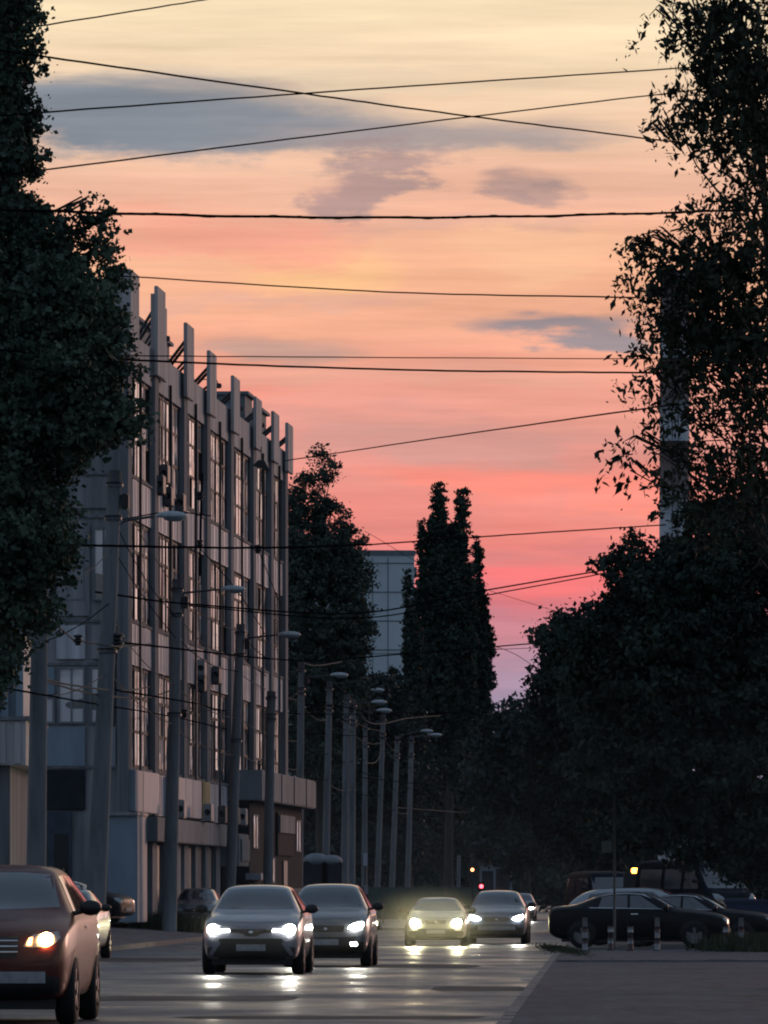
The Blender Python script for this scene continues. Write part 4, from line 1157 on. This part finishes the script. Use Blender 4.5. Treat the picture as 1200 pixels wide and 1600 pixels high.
RD = -math.atan(.0338)      # heading of traffic toward the camera
mc = 'oncoming cars with their headlights on'
def carloc(px, Yf, L_, z=0.0, X_=None):
    """front centre seen at px when the nose is at distance Yf"""
    x = (px-600)*Yf/F if X_ is None else X_
    return (x+.0338*L_/2, Yf+L_/2, z)
make_car('car', 'maroon off-roader with one glowing orange headlight, cut by the left edge of the photo', 'car', mc, 'suv', 4.65, 1.86, 1.74, carloc(-26,69,4.65), RD, M['p_brown'], 'suv_big', 'lit_warm', drl=False, rails=False, wr=.38, plate_w=1.34)
make_car('car', 'grey crossover leading the traffic, pointed headlights and thin grille with an emblem', 'car', mc, 'suv', 4.36, 1.80, 1.60, carloc(394,114,4.36), RD-.01, M['p_grey'], 'crossover', 'lit_cool', drl=True, wr=.35)
make_car('car', 'dark grey hatchback close behind the crossover, with a low fog lamp lit', 'car', mc, 'suv', 4.0, 1.74, 1.64, carloc(510,126,4.0), RD-.01, M['p_dgrey'], 'plain', 'lit_cool', fog='lit_drl', wr=.32)
make_car('car', 'low saloon with dazzling yellowish headlights in the middle of the road', 'car', mc, 'sedan', 4.5, 1.75, 1.36, carloc(681,178,4.5), RD, M['p_beige'], 'sedan', 'lit_yellow', wr=.31)
make_car('car', 'dark navy off-roader with white headlights right of the dazzling saloon', 'car', mc, 'suv', 4.5, 1.80, 1.56, carloc(777,186,4.5), RD-.01, M['p_navy'], 'plain', 'lit_cool', wr=.34, plate_w=1.1)
make_car('car', 'most distant oncoming car, one round white headlight showing', 'car', mc, 'suv', 4.2, 1.72, 1.56, carloc(813,350,4.2), RD, M['p_dgrey'], 'plain', 'lit_dot', wr=.32)
pk = 'cars standing at the left side'
make_car('car', 'silver car half hidden behind the maroon off-roader', 'car', pk, 'sedan', 4.4, 1.72, 1.56, carloc(90,141,4.4), RD-.02, M['p_silver'], 'sedan', None, wr=.32)
make_car('car', 'unlit grey car parked behind the pole with the grass tuft', 'car', pk, 'suv', 4.2, 1.6, 1.40, carloc(303,215.5,4.2,.27), RD, M['p_dgrey'], 'plain', None, wr=.3)
make_car('car', 'dark car nose-out beside the thick leaning pole, pale light on its windscreen', 'car', pk, 'wagon', 4.3, 1.75, 1.42, (at(187,1400,196).x-1.75, 196, .56), math.radians(72), M['p_black'], 'plain', None, wr=.31)
make_car('car', 'dark roof of a car parked beyond, between the grey parked one and the crossover', 'car', pk, 'sedan', 4.3, 1.75, 1.5, carloc(352,262,4.3,.3), RD, M['p_black'], 'sedan', None, wr=.31)
rk = 'cars parked across the right-hand lot'
make_car('car', 'black saloon parked side-on behind the striped bollards', 'car', rk, 'sedan', 4.62, 1.80, 1.45, (at(1001,1400,163).x, 164, .06), math.radians(86), M['p_black'], 'sedan', None, wr=.335)
make_car('car', 'pale grey estate car parked side-on just behind the black saloon', 'car', rk, 'wagon', 4.6, 1.78, 1.56, (at(1022,1400,173).x, 174, .06), math.radians(84), M['p_pale'], 'plain', None, wr=.33)
make_car('car', 'dark saloon nosing out right of the black one, its front by the last bollards', 'car', rk, 'sedan', 4.4, 1.76, 1.40, (at(1085,1400,168.5).x, 168.8, .06), math.radians(80), M['p_black'], 'plain', None, wr=.32)
vk = 'vans standing under the trees on the right'
make_car('van', 'dark blue van with white window frames under the trees at the right', 'van', vk, 'van', 4.9, 1.95, 2.55, (at(1092,1400,215).x, 217, .06), math.radians(32), M['p_blue'], 'plain', None, wr=.33)
make_car('van', 'dark van behind the estate car, left of the orange beacon', 'van', vk, 'van', 4.6, 1.85, 2.25, (at(945,1400,232).x, 235, .06), math.radians(12), M['p_blue'], 'plain', None, wr=.33)
# beacon
b0 = at(994,1358,228)
r = empty('warning_beacon', (b0.x, b0.y, .06), 0, 'glowing orange beacon on a dark box above the parked cars', 'beacon')
MB().bbox(-.45,.45,-.1,.3,1.1,b0.z-.22,.03).build('cabinet', M['black'], r)
MB().tube([(0,0.1,0),(0,.1,1.2)], .06, 8).build('post', M['steel'], r)
MB().bbox(-.17,.17,-.08,.12,b0.z-.21,b0.z-.02,.03).build('lamp', M['lit_beacon'], r)
# blue tarp covered heap / bin at the right edge
r = empty('rubbish_container', (at(1180,1400,180).x,180,.06), .1, 'dark blue rubbish container at the right edge beside the grass', 'container')
mb = MB(); mb.add([(-.75,-.5,.2),(.75,-.5,.2),(.75,.5,.2),(-.75,.5,.2),(-.95,-.6,1.15),(.95,-.6,1.15),(.95,.6,1.15),(-.95,.6,1.15)], [(0,3,2,1),(4,5,6,7),(0,1,5,4),(1,2,6,5),(2,3,7,6),(3,0,4,7)])
M['bin'] = mat('bin_blue', (.02,.035,.09), None, 3, .5)
mb.build('body', M['bin'], r); MB().bbox(-1.0,1.0,-.66,.66,1.15,1.25,.03).build('lid', M['bin'], r)
mb = MB()
for sx_ in (-.6,.6): mb.tube([(sx_-.04,-.4,.09),(sx_+.04,-.4,.09)], .09, 10)
mb.build('caster', M['rubber'], r)

# bollards
def bollard(px, Yp, striped, label, h=.82):
    r = empty('bollard', (at(px,1400,Yp).x, Yp, .05), 0, label, 'bollard', 'short posts along the edge of the right-hand lot')
    MB().tube([(0,0,0),(0,0,h)], [.07,.06], 14).build('post', M['white_paint'] if striped else M['red_paint'], r)
    MB().tube([(0,0,0),(0,0,.03)], .11, 14).build('base', M['steel'], r)
    for z in (.18,.46):
        MB().tube([(0,0,z),(0,0,z+.14)], [.073,.071], 14).build('stripe', M['red_paint'] if striped else M['white_paint'], r)
bollard(914,157,1,'white striped bollard by the rear wheel of the black saloon')
bollard(954,158,0,'short red post left of the thin sign pole base', .45)
bollard(985,157,0,'short red post below the black saloon door', .5)
bollard(1027,157,1,'white striped bollard in front of the black saloon front door')
bollard(1134,157,0,'red-topped post near the saloon nose', .65)
bollard(1158,157,1,'rightmost white striped bollard beside the grass')
# thin pole with small sign
r = empty('sign_pole', (at(960,1400,160).x,160,.05), 0, 'thin rusty pole with a small square sign standing before the black saloon', 'sign pole')
MB().tube([(0,0,0),(0,0,CAMZ+(HZ-1245)*.016)], .035, 10).build('pole', M['pole_iron'], r)
zc = CAMZ+(HZ-1327)*.016
MB().bbox(-.33,-.06,-.03,-.005,zc-.14,zc+.16,.01).build('sign_plate', M['pole_iron'], r)
# white marker posts left
for px, Yp, lab in ((557,262,'left one of two white marker posts by the hatchback roof'),(572,270,'right one of two white marker posts by the hatchback roof'),(573,300,'small white notice on a post above the two marker posts')):
    hgt = .95 if px != 573 or Yp != 300 else 0
    if Yp != 300:
        c = at(px,1400,Yp)
        r = empty('marker_post', (c.x,Yp,.12), 0, lab, 'post', 'white marker posts on the left verge')
        MB().bbox(-.09,.09,-.05,.05,0,1.75,.02).build('post', M['white_panel'], r)
        MB().box(-.095,.095,-.055,-.051,1.2,1.35).build('reflector', M['black'], r)
    else:
        c = at(571,1400,Yp); r = empty('notice_board', (c.x,Yp,.12), 0, lab, 'notice board')
        MB().tube([(0,0,0),(0,0,3.3)], .04, 8).build('post', M['steel'], r)
        MB().bbox(-.1,.1,-.07,-.045,2.7,3.3,.01).build('board', M['white_panel'], r)
# kiosk-like small roofs behind (pale shapes at 480-525)
for px, py, s_, lab in ((494,1336,.42,'small pale covered stall beside the upper canopy'),(518,1337,.35,'small round pale hood next to the pale stall')):
    c = at(px, 1400, 305); z = CAMZ+(HZ-py)*.0305
    r = empty('kiosk', (c.x,305,.3), 0, lab, 'kiosk')
    MB().bbox(-.7*s_*2,.7*s_*2,0,1.5,-.2,z-.6,.03).build('wall', M['brown_panel'], r)
    mb = MB(); mb.ellipsoid((0,.7,z-.55), (.9*s_*1.7,.9,.42*s_*2), 14, 8); mb.build('roof', M['canopy'], r)
# low fence at the end of the verge
r = empty('low_fence', (at(640,1400,330).x,330,.1), 0, 'low greenish panel fence behind the dazzling saloon', 'fence')
M['fence'] = mat('fence_green', (.07,.10,.09), (.04,.06,.055), 1, .8)
mb = MB()
for k in range(8): mb.bbox(-3+k*.82,-3+k*.82+.78,0,.05,.1,1.75,.01)
mb.build('panel', M['fence'], r)
for k in range(9): MB().box(-3.03+k*.82,-2.98+k*.82,-.03,.08,-.1,1.85).build('post', M['steel'], r)
# traffic signals
c = at(738,1362,330)
r = empty('traffic_signal', (c.x,330,.1), 0, 'traffic signal with a small orange-red light, above the navy car', 'traffic signal')
MB().tube([(0,0,0),(0,0,c.z-.5)], .05, 8).build('pole', M['steel'], r)
MB().bbox(-.28,.32,-.1,.2,c.z-.65,c.z+.35,.04).build('housing', M['black'], r)
MB().tube([(0,-.13,c.z),(0,-.105,c.z)], .085, 14, False).build('lens', M['lit_orange'], r)
c = at(752,1388,325)
r = empty('traffic_signal', (c.x,325,.1), 0, 'low signal with a red light touching the navy car roof', 'traffic signal')
MB().tube([(0,0,0),(0,0,c.z-.2)], .05, 8).build('pole', M['steel'], r)
MB().bbox(-.18,.18,-.1,.15,c.z-.25,c.z+.22,.04).build('housing', M['black'], r)
MB().tube([(0,-.13,c.z),(0,-.105,c.z)], .1, 14, False).build('lens', M['lit_red'], r)
# distant parked pale vehicles / shopfront bits behind
for px, py, w_, h_, Yp, lab in ((762,1370,1.0,1.6,430,'left one of two dim blue-grey kiosks behind the signals'),(786,1368,1.2,1.7,430,'right one of two dim blue-grey kiosks behind the signals')):
    c = at(px,py,Yp)
    r = empty('kiosk', (c.x,Yp,0), 0, lab, 'kiosk')
    MB().bbox(-w_/2,w_/2,0,1.2,0,c.z+h_/2,.03).build('wall', M['canopy'], r)
    MB().box(-w_/2+.12,w_/2-.12,-.03,-.003,1.0,c.z+h_/2-.4).build('window', M['auto_glass'], r)
    MB().box(-w_/2-.1,w_/2+.1,-.2,1.3,c.z+h_/2,c.z+h_/2+.1).build('roof', M['steel'], r)

# ------------------------------------------------------------------ grass
def grass(name, cx, cy, rx, ry, z, n, hgt, label):
    P = RNG.normal(0,.5,(n,2))*np.array([rx,ry])+np.array([cx,cy])
    H = RNG.uniform(.4,1,n)*hgt; a = RNG.uniform(0,6.28,n)
    v = np.empty((n,3,3)); dx_ = np.stack([np.cos(a),np.sin(a)],1)*.02
    v[:,0,:2] = P-dx_; v[:,1,:2] = P+dx_; v[:,:2,2] = z
    v[:,2,:2] = P+RNG.normal(0,.12,(n,2))*hgt; v[:,2,2] = z+H
    me = bpy.data.meshes.new(name); me.from_pydata(v.reshape(-1,3).tolist(), [], [(3*i,3*i+1,3*i+2) for i in range(n)])
    me.materials.append(M['grass']); o = bpy.data.objects.new(name, me); COL.objects.link(o)
    return tag(o, label, 'grass', kind='stuff')
pb = at(264,1400,213)
grass('grass', pb.x, 212.5, .95, 1.2, .1, 5000, .85, 'tall grass tuft around the foot of the second pole')
grass('grass', at(1195,1400,155).x, 158, 1.0, 3.5, .05, 6000, .5, 'rough grass at the right edge by the last bollard')
grass('grass', at(865,1400,165).x+.1, 160, .35, 14, .03, 3000, .08, 'thin weeds along the right kerb')
grass('grass', at(560,1400,240).x-.2, 250, .6, 14, .1, 9000, .35, 'weeds along the left kerb behind the hatchback')

# thin dusk haze lying over the carriageway, lit by the headlights
def haze_mat(name, dens, col, an):
    m = bpy.data.materials.new(name); m.use_nodes = True
    hn = m.node_tree; hn.nodes.clear()
    vo = hn.nodes.new('ShaderNodeOutputMaterial'); vs_ = hn.nodes.new('ShaderNodeVolumeScatter')
    vs_.inputs['Color'].default_value = (*col,1); vs_.inputs['Density'].default_value = dens; vs_.inputs['Anisotropy'].default_value = an
    hn.links.new(vs_.outputs[0], vo.inputs['Volume']); return m
hz = MB().box(-9, 13, 95, 420, -.02, 5.5).build('haze', haze_mat('haze', .00010, (.6,.8,1), .3))
tag(hz, 'thin dusk haze over the carriageway', 'haze', kind='stuff')
def glare_halo(c, r, dens, label):  # added scatter ellipsoid imitating the lens glare around lit headlights
    dm = haze_mat('halo', .01, (.95,.92,.8), .55)
    hn = dm.node_tree; new = hn.nodes.new; LK = hn.links.new
    tc_ = new('ShaderNodeTexCoord'); mp_ = new('ShaderNodeMapping'); mp_.inputs['Scale'].default_value = (1/r[0],1/r[1],1/r[2])
    ln_ = new('ShaderNodeVectorMath'); ln_.operation = 'LENGTH'; mr_ = new('ShaderNodeMapRange'); pw_ = new('ShaderNodeMath'); pw_.operation = 'POWER'; pw_.inputs[1].default_value = 1.7
    mr_.inputs['From Min'].default_value = 1; mr_.inputs['From Max'].default_value = 0; mr_.inputs['To Min'].default_value = 0; mr_.inputs['To Max'].default_value = 1
    nz_ = new('ShaderNodeTexNoise'); nz_.inputs['Scale'].default_value = 1.3; m2_ = new('ShaderNodeMath'); m2_.operation = 'MULTIPLY'; m3_ = new('ShaderNodeMath'); m3_.operation = 'MULTIPLY'; m3_.inputs[1].default_value = dens
    LK(tc_.outputs['Object'], mp_.inputs[0]); LK(mp_.outputs[0], ln_.inputs[0]); LK(ln_.outputs['Value'], mr_.inputs[0]); LK(mr_.outputs[0], pw_.inputs[0])
    LK(tc_.outputs['Object'], nz_.inputs['Vector']); LK(pw_.outputs[0], m2_.inputs[0]); LK(nz_.outputs[0], m2_.inputs[1]); LK(m2_.outputs[0], m3_.inputs[0])
    LK(m3_.outputs[0], [n for n in hn.nodes if n.type == 'VOLUME_SCATTER'][0].inputs['Density'])
    hz = MB().ellipsoid((0,0,0), r, 28, 14).build('lamp_halo', dm); hz.location = c
    tag(hz, label, 'halo', kind='stuff')
glare_halo((1.3,175,.62), (2.4,5,1.2), .042, 'added glare dust around the dazzling saloon')
glare_halo((-2.35,112.6,.85), (1.5,1.6,.75), .03, 'added faint glare dust before the crossover')
glare_halo((-.95,124.4,.8), (1.4,1.4,.7), .03, 'added faint glare dust before the dark hatchback')
glare_halo((3.3,184.4,.72), (1.5,1.4,.7), .06, 'added faint glare dust before the navy off-roader')
glare_halo((-3.65,67.8,.95), (.8,1.1,.5), .08, 'added faint orange glare dust before the maroon off-roader')
